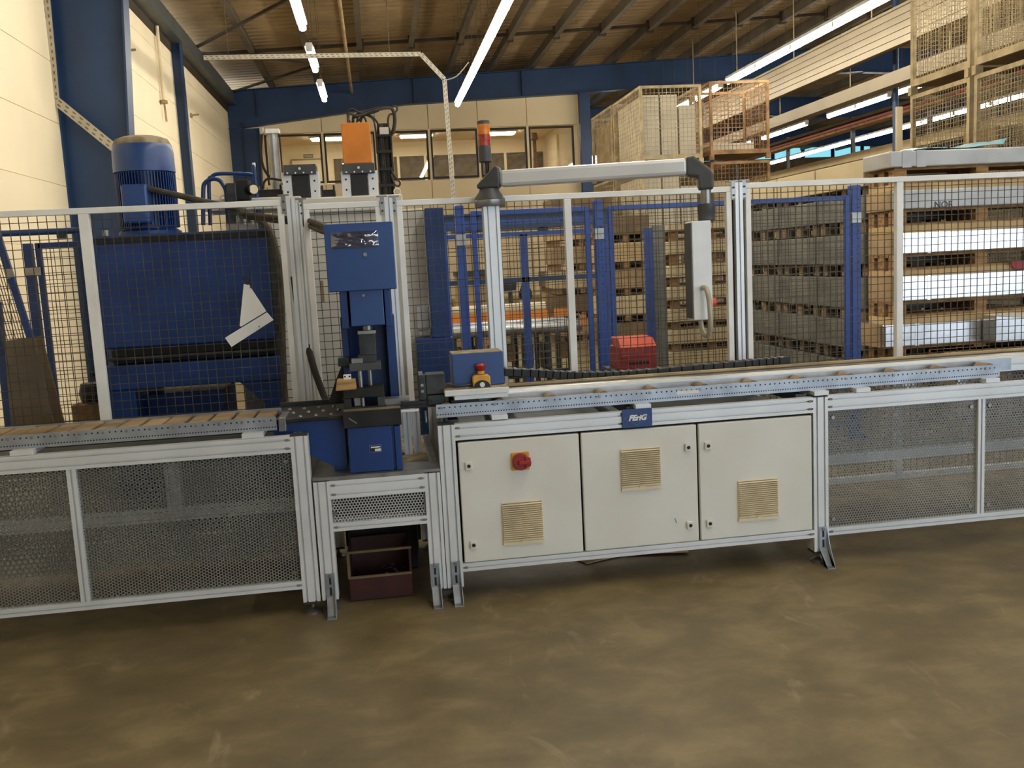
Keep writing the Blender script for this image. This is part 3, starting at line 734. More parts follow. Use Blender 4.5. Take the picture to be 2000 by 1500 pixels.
obj('signal_cable', MB().tube(spline([(ex-.04, .09, 1.065), (ex-.10, .085, 1.062), (ex-.17, .10, 1.075), (ex-.22, .14, 1.10), (ex-.30, .15, 1.095)]), .004, 6), 'charcoal', ca, smooth=True)
# gripper block at the carriage nose
gr = thing('gripper_block', 'dark steel gripper block on the left nose of the carriage', 'gripper', (.19, .2, 1.0))
gA, gB = W(820, 765, .12), W(872, 730, .12)
obj('jaw_plate', MB().box(gA.x-.006, gA.x+.030, .10, .15, 1.00, 1.125), 'steel_dark', gr, bevel=.003)
for z in (1.045, 1.075): obj('jaw_bolt', MB().cyl((gA.x+.012, .094, z), (gA.x+.012, .10, z), .008, n=10), 'steel', gr)
obj('jaw_tip', MB().box(gA.x-.002, gA.x+.018, .105, .145, 1.125, 1.14), 'steel', gr)
obj('cylinder_body', MB().box(gA.x+.032, gB.x-.01, .10, .22, 1.025, 1.125), 'steel_dark', gr, bevel=.004)
obj('cylinder_foot', MB().box(gA.x+.035, gB.x+.002, .09, .2, .975, 1.022), 'steel_dark', gr, bevel=.003)
for x in (gA.x+.05, gB.x-.02): obj('foot_screw', MB().cyl((x, .084, .995), (x, .09, .995), .006, n=8), 'steel_black', gr)
# stop bars between carriage and press tool
sb = thing('feed_bar', 'dark steel feed bars between the press tool and the carriage', 'bar', (.13, .15, .96))
p0, p1 = W(748, 788, .12), W(868, 772, .12)
obj('long_bar', MB().box(.0, .30, .14, .20, .958, .978), 'steel_dark', sb, bevel=.002)
obj('upper_bar', MB().box(.08, .29, .10, .13, .979, .998), 'steel_black', sb, bevel=.002)
obj('wedge_plate', MB().box(-.02, .12, .15, .24, .979, 1.012), 'steel', sb, bevel=.002)
obj('bright_strip', MB().box(-.01, .16, .085, .10, .950, .961), 'white_box', sb)
obj('stop_pin', MB().cyl((.195, .12, .885), (.195, .12, .945), .006, n=8), 'steel', sb)

# loose packing board lying on the floor under the cabinet
pbd = thing('floor_cardboard', 'brown cardboard sheets lying on the floor under the control cabinet', 'cardboard', (1.1, .5, 0))
for i, (x, y, w_, d_, a_) in enumerate(((1.02, .34, .42, .5, .35), (1.25, .42, .36, .42, -.2))):
    c_, s_ = math.cos(a_), math.sin(a_)
    obj('sheet', MB().slab([(x+u*c_-v*s_, y+u*s_+v*c_, .004+.007*i) for u, v in ((0, 0), (w_, 0), (w_, d_), (0, d_))], (0, 0, .006)), ('kraft', 'cardtan')[i], pbd)
# ================================================================ guard fence behind the benches
YF = 1.0
def fz(px, py): return W(px, py, YF).z
def fx(px, py=560): return W(px, py, YF).x
# the panels are plumb, so each upright is placed from one sighting near mid height
def uprights(px_top, py_top): return W(px_top, py_top, YF).x
def fence_panel(label, xa, xb, ztop, divs, zbot=.15, pitch=.0452):
    t = thing('mesh_guard', label, 'fence', (xa, YF, zbot), 'white framed wire mesh guard panels')
    w = .033
    obj('top_rail', MB().box(xa, xb, YF-.02, YF+.02, ztop-w, ztop), 'frame_white', t, bevel=.003)
    obj('bottom_rail', MB().box(xa, xb, YF-.02, YF+.02, zbot, zbot+w), 'frame_white', t, bevel=.003)
    for x in (xa, xb-w): obj('stile', MB().box(x, x+w, YF-.0199, YF+.0199, zbot+w, ztop-w), 'frame_white', t, bevel=.003)
    for x, dw in divs: obj('stile', MB().box(x-dw/2, x+dw/2, YF-.0199, YF+.0199, zbot+w, ztop-w), 'frame_white', t, bevel=.003)
    o = obj('wire_mesh', wires(xa+w*.5, xb-w*.5, zbot+w*.5, ztop-w*.5, pitch, pitch, .0019, YF+.022), 'wire', t, fix=False); o['kind'] = 'stuff'
    return t
def fpost(label, xa, xb, ztop, n=1, zbot=.02):
    t = thing('fence_post', label, 'post', ((xa+xb)/2, YF, 0), 'aluminium fence posts')
    o = obj('post_profile', MB().prof('z', zbot, ztop, xa, xb, YF-.03, YF+.015, n, 1), 'alu', t)
    obj('base_plate', MB().box(xa, xb, YF-.06, YF+.05, 0, zbot), 'steel', t)
    return t
fence_panel('wire mesh guard panel with white frame in front of the blue tank', -2.60, fx(552.5, 391), fz(270, 402), [(uprights(164, 420), .055)], pitch=.0485)
fence_panel('narrow wire mesh guard panel with white frame behind the blue press', fx(591, 398), fx(743, 393), fz(670, 395.5), [])
fence_panel('wide wire mesh guard panel with white frame behind the blue drive box', fx(773, 391), fx(1426, 363), fz(1100, 378), [(uprights(1107, 390), .042)])
fence_panel('wire mesh guard panel with white frame in front of the silver packages', fx(1453.5, 360), 5.2, fz(1700, 347.5), [(uprights(1755, 352), .043)])
p1 = fpost('doubled aluminium post between the first two guard panels', fx(559, 388), fx(576, 388), fz(567, 388))
fpost('shorter aluminium post right beside the doubled one left of the press', fx(577, 396), fx(586, 396)+.006, fz(582, 396.5))
fpost('slotted aluminium post right of the blue press head', fx(750, 388), fx(766, 388), fz(757, 388), 1)
fpost('slotted aluminium post right of the hanging control panel', fx(1432, 357), fx(1446.5, 357), fz(1439, 357), 1)
# panel holders at the post tops
def holder(px, py, label):
    x, z = fx(px, py), fz(px, py)
    t = thing('fence_holder', label, 'bracket', (x, YF, z), 'panel holders at the post tops')
    obj('holder_plate', MB().box(x-.012, x+.012, YF-.028, YF-.022, z-.05, z+.05), 'steel', t)
    for dz in (-.03, .015): obj('holder_screw', MB().cyl((x, YF-.036, z+dz), (x, YF-.027, z+dz), .006, n=8), 'steel_dark', t)
    obj('holder_tab', MB().box(x-.03, x+.03, YF-.03, YF+.02, z+.05, z+.056), 'steel', t)
for px, py, l in ((555, 400, 'small steel holder left of the doubled post'), (589, 407, 'small steel holder right of the shorter post'), (746.5, 402, 'small steel holder left of the post by the press head'), (769.5, 402, 'small steel holder right of the post by the press head'), (1429, 372, 'small steel holder left of the post by the control panel'), (1450, 370, 'small steel holder right of the post by the control panel')):
    holder(px, py, l)
# dark strips added to stand for the gaps beside the right post
for px, l in ((1429, 'dark strip filling the gap left of the post by the control panel'), (1450, 'dark strip filling the gap right of the post by the control panel')):
    x = fx(px, 380); o = obj('gap_strip', MB().box(x-.008, x+.008, YF+.0, YF+.012, .3, fz(1439, 390)), 'rubber', at=None); tag(o, l, 'strip')

# hanging white sheet-metal piece tied to the mesh
ys = YF-.03
hs = thing('hanging_plate', 'white bent sheet metal piece wired to the mesh in front of the blue tank', 'plate', tuple(W(478, 555, ys)))
obj('upper_leaf', MB().slab([W(*p, ys) for p in ((476, 555), (486, 556), (520, 608), (471, 638), (468, 636))], (0, .006, 0)), 'frame_white', hs)
obj('lower_leaf', MB().slab([W(*p, ys-.01) for p in ((439, 660), (521, 610), (534, 625), (452, 678))], (0, .012, 0)), 'frame_white', hs, bevel=.002)
obj('binding_wire', MB().tube(spline([W(482, 556, ys), W(487, 548, ys-.01), W(480, 541, ys-.015), W(474, 545, ys), W(484, 552, ys+.02), W(490, 562, ys-.005), W(488, 538, ys), W(489, 524, ys)]), .003, 5), 'rubber', hs)
obj('rivet', MB().cyl(W(506, 638, ys-.016), W(506, 638, ys-.008), .004, n=8), 'ink', hs)

# ================================================================ suspension arm with signal tower
YA = .86
arm = thing('support_arm', 'aluminium suspension arm on a slotted column with black joints', 'arm', (W(958, 404, YA).x, YA, 0))
ac = W(957.5, 404, YA); zb = ac.z; axx = ac.x
obj('column', MB().prof('z', .93, zb, axx-.045, axx+.045, YA-.045, YA+.045, 2, 2), 'alu', arm)
obj('column_foot', MB().box(axx-.08, axx+.08, YA-.08, YA+.08, .90, .93), 'steel', arm)
obj('flange_ring', MB().lathe([(.086, 0), (.088, .003), (.088, .036), (.084, .04)], (axx, YA, zb), 28), 'steel', arm, smooth=True)
obj('joint_base', MB().lathe([(.087, .04), (.082, .056), (.062, .082), (.055, .1)], (axx, YA, zb), 28), 'charcoal', arm, smooth=True)
jz0 = zb+.1
zarm = W(975, 350, YA).z
B = WZ(1343, 326, zarm); A = Vector((axx+.03, YA, zarm)); dr = (B-A).normalized(); sd = Vector((-dr.y, dr.x, 0))
jp = [(-.062, jz0), (.058, jz0), (.070, jz0+.03), (.066, zarm+.065), (.045, zarm+.072), (-.066, zarm-.03)]
mbj = MB(); base = Vector((axx, YA, 0))
mbj.slab([base+dr*u-sd*.05+Vector((0, 0, z)) for u, z in jp], sd*.1)
obj('elbow_joint', mbj, 'charcoal', arm, bevel=.012)
obj('arm_beam', MB().bar(A+dr*.035, B, .085, .092), 'alu', arm, bevel=.02)
ep = [(-.01, zarm+.05), (.03, zarm+.055), (.12, zarm-.02), (.135, zarm-.05), (.135, zarm-.13), (.055, zarm-.13), (.05, zarm-.06), (-.01, zarm-.05)]
mbe = MB().slab([Vector((B.x, B.y, 0))+dr*u-sd*.048+Vector((0, 0, z)) for u, z in ep], sd*.096)
obj('end_elbow', mbe, 'charcoal', arm, bevel=.012)
Cn = Vector((B.x, B.y, 0))+dr*.095; yb = Cn.y
obj('drop_tube', MB().cyl((Cn.x, yb, W(1370, 400, yb).z), (Cn.x, yb, zarm-.13), .028, n=16), 'steel', arm, smooth=True)
zc = W(1374, 400, yb).z
obj('swivel_cap', MB().lathe([(.036, -.02), (.048, -.015), (.048, -.062), (.046, -.066), (.046, -.105), (.034, -.108)][::-1], (Cn.x, yb, zc+.02), 20), 'charcoal', arm, smooth=True)
# control panel seen edge-on
bx0, bx1 = W(1353, 520, yb-.19).x, W(1391, 520, yb-.19).x; bz0, bz1 = W(1372, 625, yb-.19).z, W(1372, 431, yb-.19).z
cp_ = thing('operator_panel', 'slim white operator panel hanging edge-on from the suspension arm', 'control panel', ((bx0+bx1)/2, yb, bz0))
obj('panel_case', MB().box(bx0, bx1, yb-.19, yb-.08, bz0, bz1), 'white_box', cp_, bevel=.006)
obj('panel_face', MB().box(bx0-.006, bx0-.0005, yb-.185, yb-.085, bz0+.01, bz1-.01), 'charcoal', cp_)
obj('panel_neck', MB().cyl(((bx0+bx1)/2, yb, bz1), ((bx0+bx1)/2, yb, zc-.085), .03, n=14), 'steel', cp_, smooth=True)
h0, h1 = W(1373, 562, yb-.19), W(1378, 618, yb-.19)
hl = W(1381, 664, yb-.27)
obj('panel_handle', MB().tube(spline([Vector((h0.x, yb-.19, h0.z)), Vector((h0.x+.001, yb-.235, h0.z-.005)), Vector((h0.x+.004, yb-.262, h0.z-.05)), Vector((h0.x+.008, yb-.27, h0.z-.14)), Vector((h0.x+.012, yb-.255, bz0-.05)), Vector((h0.x+.014, yb-.20, bz0-.085)), Vector((h0.x+.014, yb-.13, bz0-.07)), Vector((h0.x+.014, yb-.10, bz0))]), .014, 10), 'tray', cp_, smooth=True)
sz = W(1398, 590, yb-.1).z
obj('stop_collar', MB().cyl((bx1, yb-.12, sz), (bx1+.014, yb-.12, sz), .022, n=14), 'yellow', cp_, smooth=True)
obj('stop_button', MB().cyl((bx1+.014, yb-.12, sz), (bx1+.038, yb-.12, sz), .024, n=14), 'red_box', cp_, smooth=True)
# signal tower
YS = YA+.07
sx = W(947, 300, YS).x; s0 = W(950, 317, YS).z; 
stw = thing('signal_tower', 'red and amber signal tower beside the joint of the suspension arm', 'signal light', (sx, YS, zb))
obj('stem', MB().cyl((sx+.006, YS, zb+.06), (sx+.006, YS, s0), .008, n=8).cyl((sx+.018, YS, zb+.06), (sx+.018, YS, s0), .005, n=8), 'black', stw, smooth=True)
zz = [W(950, y, YS).z for y in (317, 306, 285, 263, 243, 236)]
r = .036
obj('tower_base', MB().lathe([(r*.9, zz[0]), (r, zz[0]+.004), (r, zz[1]), (r*1.02, zz[1]+.003), (r*1.02, zz[2]-.004), (r, zz[2])], (sx, YS, 0), 22), 'charcoal', stw, smooth=True)
obj('red_lens', MB().lathe([(r, zz[2]), (r, zz[3])], (sx, YS, 0), 22), 'lamp_red', stw, smooth=True)
obj('amber_lens', MB().lathe([(r, zz[3]), (r, zz[4])], (sx, YS, 0), 22), 'amber', stw, smooth=True)
obj('tower_cap', MB().lathe([(r*1.02, zz[4]), (r*1.02, zz[5]-.003), (r*.95, zz[5])], (sx, YS, 0), 22), 'charcoal', stw, smooth=True)

# ================================================================ blue press
pr = thing('blue_press', 'blue bench press with a boxed head on the low stand', 'press', (-.06, .3, .676))
bs = obj('base_block', MB().box(-.190, .020, .035, .46, .677, .90), 'blue_press', pr, bevel=.004)
obj('base_side', MB().box(.034, .064, .032, .46, .677, .895), 'blue_press', pr, bevel=.003)
obj('base_gap', MB().box(.020, .034, .05, .44, .68, .895), 'blue_press', pr)
g0, g1 = W(722, 884, .034), W(745, 868, .034)
npl = obj('name_plate', MB().box(g0.x, g1.x, .0325, .0348, g0.z, g1.z), 'sign_line', bs)
obj('plate_field', MB().box(g0.x+.003, g1.x-.003, .0315, .0325, g0.z+.003, g1.z-.003), 'ink', bs)
obj('plate_text_bar', MB().box(g0.x+.008, g1.x-.012, .0308, .0315, g1.z-.014, g1.z-.007).box(g1.x-.012, g1.x-.006, .0308, .0315, g1.z-.013, g1.z-.008), 'white', bs)
obj('plate_data_field', MB().box(g0.x+.026, g1.x-.005, .0308, .0315, g0.z+.005, g1.z-.018), 'white', bs)
BZ = W(730, 800, .03).z
obj('bed_plate', MB().box(-.205, .072, .02, .42, .90, BZ), 'steel_black', pr, bevel=.003)
obj('bed_dust', MB().box(-.20, .068, .024, .10, BZ, BZ+.001), 'board_grey', pr)
obj('column', MB().prism([(-.195, .9), (.07, .9), (.07, 1.55), (-.195, 1.55)], 'y', .42, .60), 'blue_press', pr, bevel=.004)
for x0, x1 in ((-.195, -.16), (.03, .075)): obj('column_cheek', MB().box(x0, x1, .30, .43, .88, 1.42), 'blue_press', pr, bevel=.003)
h0x, h1x = W(636, 500, .10).x, W(771, 500, .10).x
hd = obj('head_box', MB().box(h0x, h1x, .10, .46, W(705, 568, .10).z, W(705, 435, .10).z), 'blue', pr, bevel=.005)
n0, n1 = W(666, 605, .14).x, W(764, 605, .14).x; nz0, nz1 = W(715, 636, .14).z, W(705, 566, .12).z
obj('ram_housing', MB().box(n0+.045, n1-.035, .115, .44, nz0, nz1), 'blue', pr, bevel=.004)
for a, b in ((n0, n0+.034), (n1-.030, n1)): obj('housing_cheek', MB().box(a, b, .135, .45, nz0-.01, nz1), 'blue_press', pr, bevel=.003)
q = W(713, 497, .10); obj('head_bolt', MB().cyl((q.x, .094, q.z), (q.x, .10, q.z), .010, n=14), 'steel', pr)
q = W(710, 577, .115); obj('housing_bolt', MB().cyl((q.x, .110, q.z), (q.x, .115, q.z), .007, n=14), 'steel', pr)
rx = W(718, 640, .2).x
obj('ram_rod', MB().cyl((rx, .2, 1.31), (rx, .2, nz0+.02), .024, n=18), 'steel', pr, smooth=True)
r0, r1 = W(701, 670, .14).x, W(734, 670, .14).x
obj('ram_block', MB().box(r0, r1, .15, .25, W(717, 694, .15).z, W(717, 646, .15).z), 'steel_dark', pr, bevel=.004)
obj('ram_block_collar', MB().box(r0-.003, r1+.003, .146, .254, W(717, 653, .15).z, W(717, 645, .15).z), 'steel', pr, bevel=.003)
# tool set
ts = thing('punch_tool', 'dark steel punching tool set clamped on the press bed', 'tool', (-.07, .2, .936))
def zb_(py, Y=.14, px=715): return W(px, py, Y).z
def xb_(px, Y=.14, py=740): return W(px, py, Y).x
obj('top_shoe', MB().box(xb_(684), xb_(746), .14, .26, zb_(724), zb_(709)), 'charcoal', ts, bevel=.003)
obj('top_riser', MB().box(xb_(702), xb_(738), .15, .25, zb_(709), zb_(694)), 'steel_dark', ts, bevel=.002)
obj('clamp_piece', MB().box(xb_(689), xb_(711), .142, .19, zb_(709), zb_(699)), 'steel', ts, bevel=.002)
obj('rear_clamp', MB().box(xb_(661), xb_(684), .22, .30, zb_(716), zb_(700)), 'steel_dark', ts, bevel=.002)
for px in (704, 723): obj('guide_pillar', MB().cyl((xb_(px), .165 if px < 710 else .22, zb_(762)), (xb_(px), .165 if px < 710 else .22, zb_(724)), .011, n=12), 'steel', ts, smooth=True)
x0, x1 = xb_(668, .10), xb_(749, .10)
dz0, dz1 = W(708, 777, .10).z, W(708, 759, .10).z
obj('die_bridge', MB().box(x0, x1, .10, .25, dz0, dz1), 'steel_black', ts, bevel=.003)
obj('die_leg', MB().box(x0, x0+.036, .10, .25, BZ+.002, dz0), 'steel_black', ts, bevel=.002)
obj('die_leg', MB().box(x1-.036, x1, .10, .25, BZ+.002, dz0), 'steel_dark', ts, bevel=.002)
obj('die_insert', MB().box(x0+.05, x0+.08, .13, .2, BZ+.01, dz0-.004), 'steel', ts)
obj('die_base', MB().box(x0-.004, x1+.006, .095, .27, BZ, BZ+.008), 'steel_black', ts)
obj('punch_pin', MB().cyl((xb_(706, .12), .12, BZ+.006), (xb_(706, .12), .12, dz0), .009, n=10), 'steel', ts, smooth=True)
obj('tool_key', MB().bar(W(681, 817, .018), W(697, 827, .018), .005, .005), 'steel', ts)
wb = thing('wood_block', 'sawn wood block with a white bracket beside the punch tool', 'block', (xb_(676), .12, zb_(760)))
obj('block', MB().prism([(xb_(654, .1), zb_(759, .1)), (xb_(695, .1), zb_(758, .1)), (xb_(694, .1), zb_(740, .1)), (xb_(658, .1), zb_(738, .1))], 'y', .08, .16), 'wood', wb, bevel=.003)
wbk = obj('white_bracket', MB().box(xb_(671, .11), xb_(686, .11), .11, .118, zb_(740, .11), zb_(729, .11)), 'white', wb, bevel=.002)
for px in (674, 683): obj('bracket_hole', MB().cyl((xb_(px, .11), .108, zb_(733, .11)), (xb_(px, .11), .1099, zb_(733, .11)), .0045, n=10), 'ink', wbk)
# plastic pouch taped on the head
hz0, hz1 = W(690, 484, .10).z, W(690, 452, .10).z; hx0, hx1 = W(646, 468, .10).x, W(739, 468, .10).x
pc = MB(); nu, nv = 22, 10
for j in range(nv+1):
    for i in range(nu+1):
        u, v = i/nu, j/nv; e = min(u, 1-u, v, 1-v)*6
        d = .004+min(1, e)*(.006+.010*math.sin(7*u+4*v)*math.sin(9*v+2*u)+.006*random.random())
        if u > .62 and v < .9: d += .010*max(0, math.sin((u-.62)*24+v*9))*min(1, e)
        pc.v.append((hx0+(hx1-hx0)*u, .0985-max(.001, d), hz0+(hz1-hz0)*v))
for j in range(nv):
    for i in range(nu): o_ = j*(nu+1)+i; pc.f.append((o_, o_+1, o_+nu+2, o_+nu+1))
po = obj('plastic_pouch', pc, 'clear_film', fix=False, smooth=True, at=((hx0+hx1)/2, .09, hz0)); tag(po, 'crumpled clear plastic pouch stuck on the blue press head', 'pouch')
# ball table left of the press
bt = thing('ball_table', 'black ball transfer table on a blue gusset left of the press', 'table', (-.36, .3, .676))
bz = .955
obj('table_plate', MB().box(-.545, -.205, .10, .55, bz-.02, bz), 'steel_black', bt, bevel=.003)
obj('rear_lip', MB().box(-.55, -.205, .55, .57, bz-.02, bz+.02), 'steel_dark', bt)
for i in range(4):
    for j in range(3):
        x = -.49+.075*i+(.03 if j % 2 else 0); y = .15+.13*j
        obj('transfer_ball', MB().lathe([(.010, 0), (.010, .003), (.007, .008), (.002, .010)], (x, y, bz), 8), 'steel', bt, smooth=True)
obj('gusset', MB().prism([(-.545, bz-.02), (-.205, bz-.02), (-.205, .70), (-.27, .70), (-.545, .87)], 'y', .12, .15), 'blue_press', bt)
obj('gusset_box', MB().box(-.545, -.205, .15, .52, bz-.08, bz-.02), 'blue_press', bt)
obj('gusset_leg', MB().box(-.27, -.205, .15, .45, .676, bz-.08), 'blue_press', bt)
# small rear profile uprights beside the press foot
ru = thing('profile_stub', 'short slotted aluminium uprights standing behind the press foot', 'upright', (.12, .45, .676))
obj('upright', MB().prof('z', .676, .93, .085, .125, .38, .42, 1, 1), 'alu', ru); obj('upright', MB().prof('z', .676, .905, .135, .175, .42, .46, 1, 1), 'alu', ru)
obj('cross_piece', MB().box(.08, .18, .40, .46, .93, .95), 'steel_dark', ru)
# heavy black hose passing behind the press posts
hs2 = thing('black_hose', 'thick black hose running down behind the posts left of the press', 'hose', (-.35, .9, .9))
obj('hose', MB().tube(spline([W(574, 540, .97+.08), W(580, 585, 1.06), W(592, 640, 1.05), W(612, 715, .93), W(622, 745, .90), W(636, 780, .82), W(650, 800, .75)]), .020, 10), 'rubber', hs2, smooth=True)
obj('hose_end', MB().cyl(W(636, 780, .82), W(648, 796, .76), .026, n=12), 'black', hs2, smooth=True)
bw = thing('black_guard', 'black wedge shaped guard behind the punch tool', 'guard', (-.2, .4, .98))
obj('guard_sheet', MB().slab([W(*p, .34) for p in ((668, 712), (680, 712), (690, 770), (640, 790), (655, 745))], (0, .03, 0)), 'black', bw)
# ================================================================ behind the fence, left
# blue hydraulic tank press
YT = 1.75
tk = thing('blue_hydraulic_press', 'large blue hydraulic press frame with tank behind the left guard panel', 'press', (-1.2, 2.2, 0))
tx0, tx1 = W(184, 560, YT).x, W(529, 560, YT).x
obj('tank', MB().box(tx0, tx1, YT, YT+.9, 1.235, 1.925), 'blue_press', tk, bevel=.01)
obj('tank_lid', MB().box(tx0-.02, tx1+.01, YT-.015, YT+.92, 1.925, 1.945), 'blue_press', tk, bevel=.004)
obj('tank_lid_rim', MB().box(tx0-.02, tx1+.01, YT-.02, YT-.005, 1.90, 1.93), 'steel_black', tk)
obj('ram_gap', MB().box(tx0+.03, tx1, YT+.12, YT+.8, 1.13, 1.235), 'black', tk)
obj('die_beam', MB().box(tx0+.02, tx1+.01, YT+.02, YT+.8, 1.155, 1.175), 'steel_dark', tk, bevel=.003)
obj('lower_beam', MB().box(tx0, tx1+.02, YT-.02, YT+.85, .97, 1.125), 'blue_press', tk, bevel=.006)
obj('left_leg', MB().box(tx0, tx0+.18, YT, YT+.8, 0, .97), 'blue_press', tk, bevel=.006)
obj('right_leg', MB().prism([(tx1-.25, .97), (tx1+.02, .97), (tx1+.02, 0), (tx1-.10, 0), (tx1-.10, .82)], 'y', YT, YT+.14), 'blue_press', tk, bevel=.004)
obj('inner_frame', MB().box(tx0+.18, tx1-.40, YT+.25, YT+.8, 0, .90), 'blue_press', tk, bevel=.006)
obj('front_skirt', MB().box(tx0+.5, tx1-.10, YT+.1, YT+.14, .0, .74), 'blue_press', tk, bevel=.004)
obj('skirt_bracket', MB().box(tx0+.515, tx0+.545, YT+.08, YT+.10, .5, .74), 'steel_dark', tk)
q = W(300, 748, YT+.2); obj('pipe_union', MB().cyl((q.x-.04, YT+.2, q.z), (q.x+.05, YT+.2, q.z), .022, n=10), 'steel', tk, smooth=True)
q = W(203, 452, YT+.05); obj('filler_cap', MB().cyl((q.x, YT+.1, 1.945), (q.x, YT+.1, 1.985), .022, n=14), 'steel', tk, smooth=True)
obj('edge_plate', MB().box(tx1+.002, tx1+.05, YT+.02, YT+.06, 1.0, 1.93), 'steel_dark', tk)
# vertical electric motor on the tank
ym = YT+.35
mx = W(287, 380, ym).x; hf = lambda py: W(287, py, ym).z
R = .5*(W(346, 330, ym).x-W(226, 330, ym).x)
mo = thing('electric_motor', 'blue vertical electric motor with dusty fan cowl on the blue tank', 'motor', (mx, ym, 1.945))
obj('fan_cowl', MB().lathe([(R, hf(338)), (R*.99, hf(300)), (R*.95, hf(285)), (R*.84, hf(274)), (R*.6, hf(269)), (R*.2, hf(267.5))], (mx, ym, 0), 36), 'blue', mo, smooth=True)
obj('cowl_dust', MB().lathe([(R*.955, hf(286)), (R*.85, hf(273.5)), (R*.61, hf(268.4)), (R*.2, hf(267))], (mx, ym, .001), 36), 'dust', mo, smooth=True)
obj('stator', MB().lathe([(R*.86, 1.99), (R*.86, hf(337))], (mx, ym, 0), 36), 'blue_press', mo, smooth=True)
fn = MB()
for k in range(60):
    a = 2*math.pi*k/60; c_, s_ = math.cos(a), math.sin(a)
    fn.bar((mx+c_*R*.90, ym+s_*R*.90, 2.0), (mx+c_*R*.90, ym+s_*R*.90, hf(340)), R*.16, .006, up=(-s_, c_, 0))
f_ = obj('cooling_fins', fn, 'blue_press', mo); f_['kind'] = 'stuff'
obj('mounting_flange', MB().lathe([(R*1.02, 1.947), (R*1.02, 1.975), (R*.8, 2.0)], (mx, ym, 0), 30), 'blue_press', mo, smooth=True)
obj('terminal_box', MB().box(mx-.10, mx+.06, ym-R-.07, ym-R*.7, 2.02, hf(366)), 'blue', mo, bevel=.015)
obj('motor_cable', MB().tube(spline([(mx+.06, ym-R-.03, hf(375)), W(350, 382, ym-R-.03), W(400, 394, ym-.3), W(470, 410, ym-.35), W(520, 440, ym-.4), W(540, 490, ym-.45), W(548, 560, ym-.45), W(552, 660, ym-.45), W(556, 800, ym-.45)]), .020, 9), 'hose', mo, smooth=True)
# pipework on the tank
pw = thing('hydraulic_pipework', 'blue bent steel pipes with valve block on the tank', 'pipework', (-1.0, 2.1, 1.945))
yp = YT+.3
def pl_(pts, r, m='blue_press', nm='pipe'): return obj(nm, MB().tube(spline(pts, 5), r, 10), m, pw, smooth=True)
pl_([W(397, 440, yp), W(397, 375, yp), W(400, 358, yp), W(413, 350, yp), W(428, 352, yp), W(438, 365, yp), W(442, 380, yp), W(446, 440, yp)], .014)
pl_([W(411, 440, yp+.06), W(408, 358, yp+.06), W(413, 346, yp+.06), W(424, 340, yp+.06), W(450, 339, yp+.06), W(480, 340, yp+.06), W(494, 342, yp+.06)], .013)
obj('riser', MB().cyl(W(505, 420, yp+.1), W(495, 322, yp+.1), .013, n=10), 'blue_press', pw, smooth=True)
obj('riser_cap', MB().cyl(W(496.5, 332, yp+.1), W(495.5, 318, yp+.1), .011, n=10), 'white', pw, smooth=True)
a, b = W(445, 395, yp), W(462, 358, yp)
obj('valve_block', MB().box(a.x, b.x, yp-.04, yp+.06, 1.946, b.z), 'steel_dark', pw, bevel=.008)
a, b = W(462, 392, yp), W(486, 350, yp); obj('solenoid', MB().box(a.x, b.x, yp, yp+.10, a.z, b.z), 'steel_black', pw, bevel=.01)
c_ = W(494, 370, yp-.02); obj('gauge_case', MB().cyl((c_.x-.03, yp+.02, c_.z), (c_.x+.005, yp-.03, c_.z), .036, n=18), 'steel_black', pw, smooth=True)
obj('gauge_dial', MB().cyl((c_.x+.006, yp-.031, c_.z), (c_.x+.007, yp-.033, c_.z), .030, n=18), 'vent', pw)
obj('manifold', MB().box(W(440, 410, yp).x, W(500, 410, yp).x, yp-.05, yp+.05, 1.946, 2.0), 'steel', pw, bevel=.005)
for px in (461, 475, 490): q = W(px, 393, yp-.04); obj('coupling', MB().cyl((q.x, yp-.05, 1.99), (q.x, yp-.05, 2.05), .012, n=10), 'steel', pw, smooth=True)
# two hoses running from the pipework into the press head
hh = thing('twin_hoses', 'pair of dusty hoses running from the tank to the blue press head', 'hose', (-.45, 1.3, 1.9))
obj('hose', MB().tube(spline([W(470, 416, 1.5), W(530, 424, 1.3), W(590, 428, 1.15), W(630, 440, .6), W(650, 448, .45)]), .015, 9), 'hose', hh, smooth=True)
obj('hose', MB().tube(spline([W(470, 422, 1.55), W(530, 430, 1.35), W(590, 437, 1.2), W(625, 450, .65), W(650, 458, .45)]), .015, 9), 'hose', hh, smooth=True)

# grey transfer machine behind the press
YG = 2.15
gm = thing('grey_machine', 'light grey machine housing standing behind the narrow guard panel', 'machine', (-.1, 2.6, 0))
gx0, gx1 = W(538, 560, YG).x, W(836, 560, YG).x
obj('housing', MB().box(gx0, gx1, YG, YG+.8, 0, W(700, 412, YG).z), 'grey_machine', gm, bevel=.01)
zt0, zt1 = W(590, 408, YG-.05).z, W(590, 386.5, YG-.05).z
obj('top_beam', MB().box(W(590, 395, YG-.05).x, W(787, 395, YG-.05).x, YG-.05, YG+.35, zt0-.03, zt1), 'grey_machine', gm, bevel=.01)
obj('left_beam', MB().box(W(398, 400, YG-.05).x, W(588, 395, YG-.05).x, YG-.04, YG+.30, zt0+.01, zt1+.015), 'grey_machine', gm, bevel=.008)
obj('side_cabinet', MB().box(-1.05, gx0-.005, YG+.62, YG+.8, 0, 1.12), 'grey_machine', gm, bevel=.006)
obj('slot_plate', MB().box(W(627, 560, YG).x, W(632, 560, YG).x, YG-.008, YG, W(628, 590, YG).z, W(628, 548, YG).z), 'kraft', gm)
obj('lifting_eye', MB().tube([Vector((W(776, 374, YG).x+.022*math.cos(t), YG+.02, W(776, 374, YG).z+.022*math.sin(t))) for t in [2*math.pi*k/14 for k in range(15)]], .006, 6), 'grey_machine', gm, smooth=True)
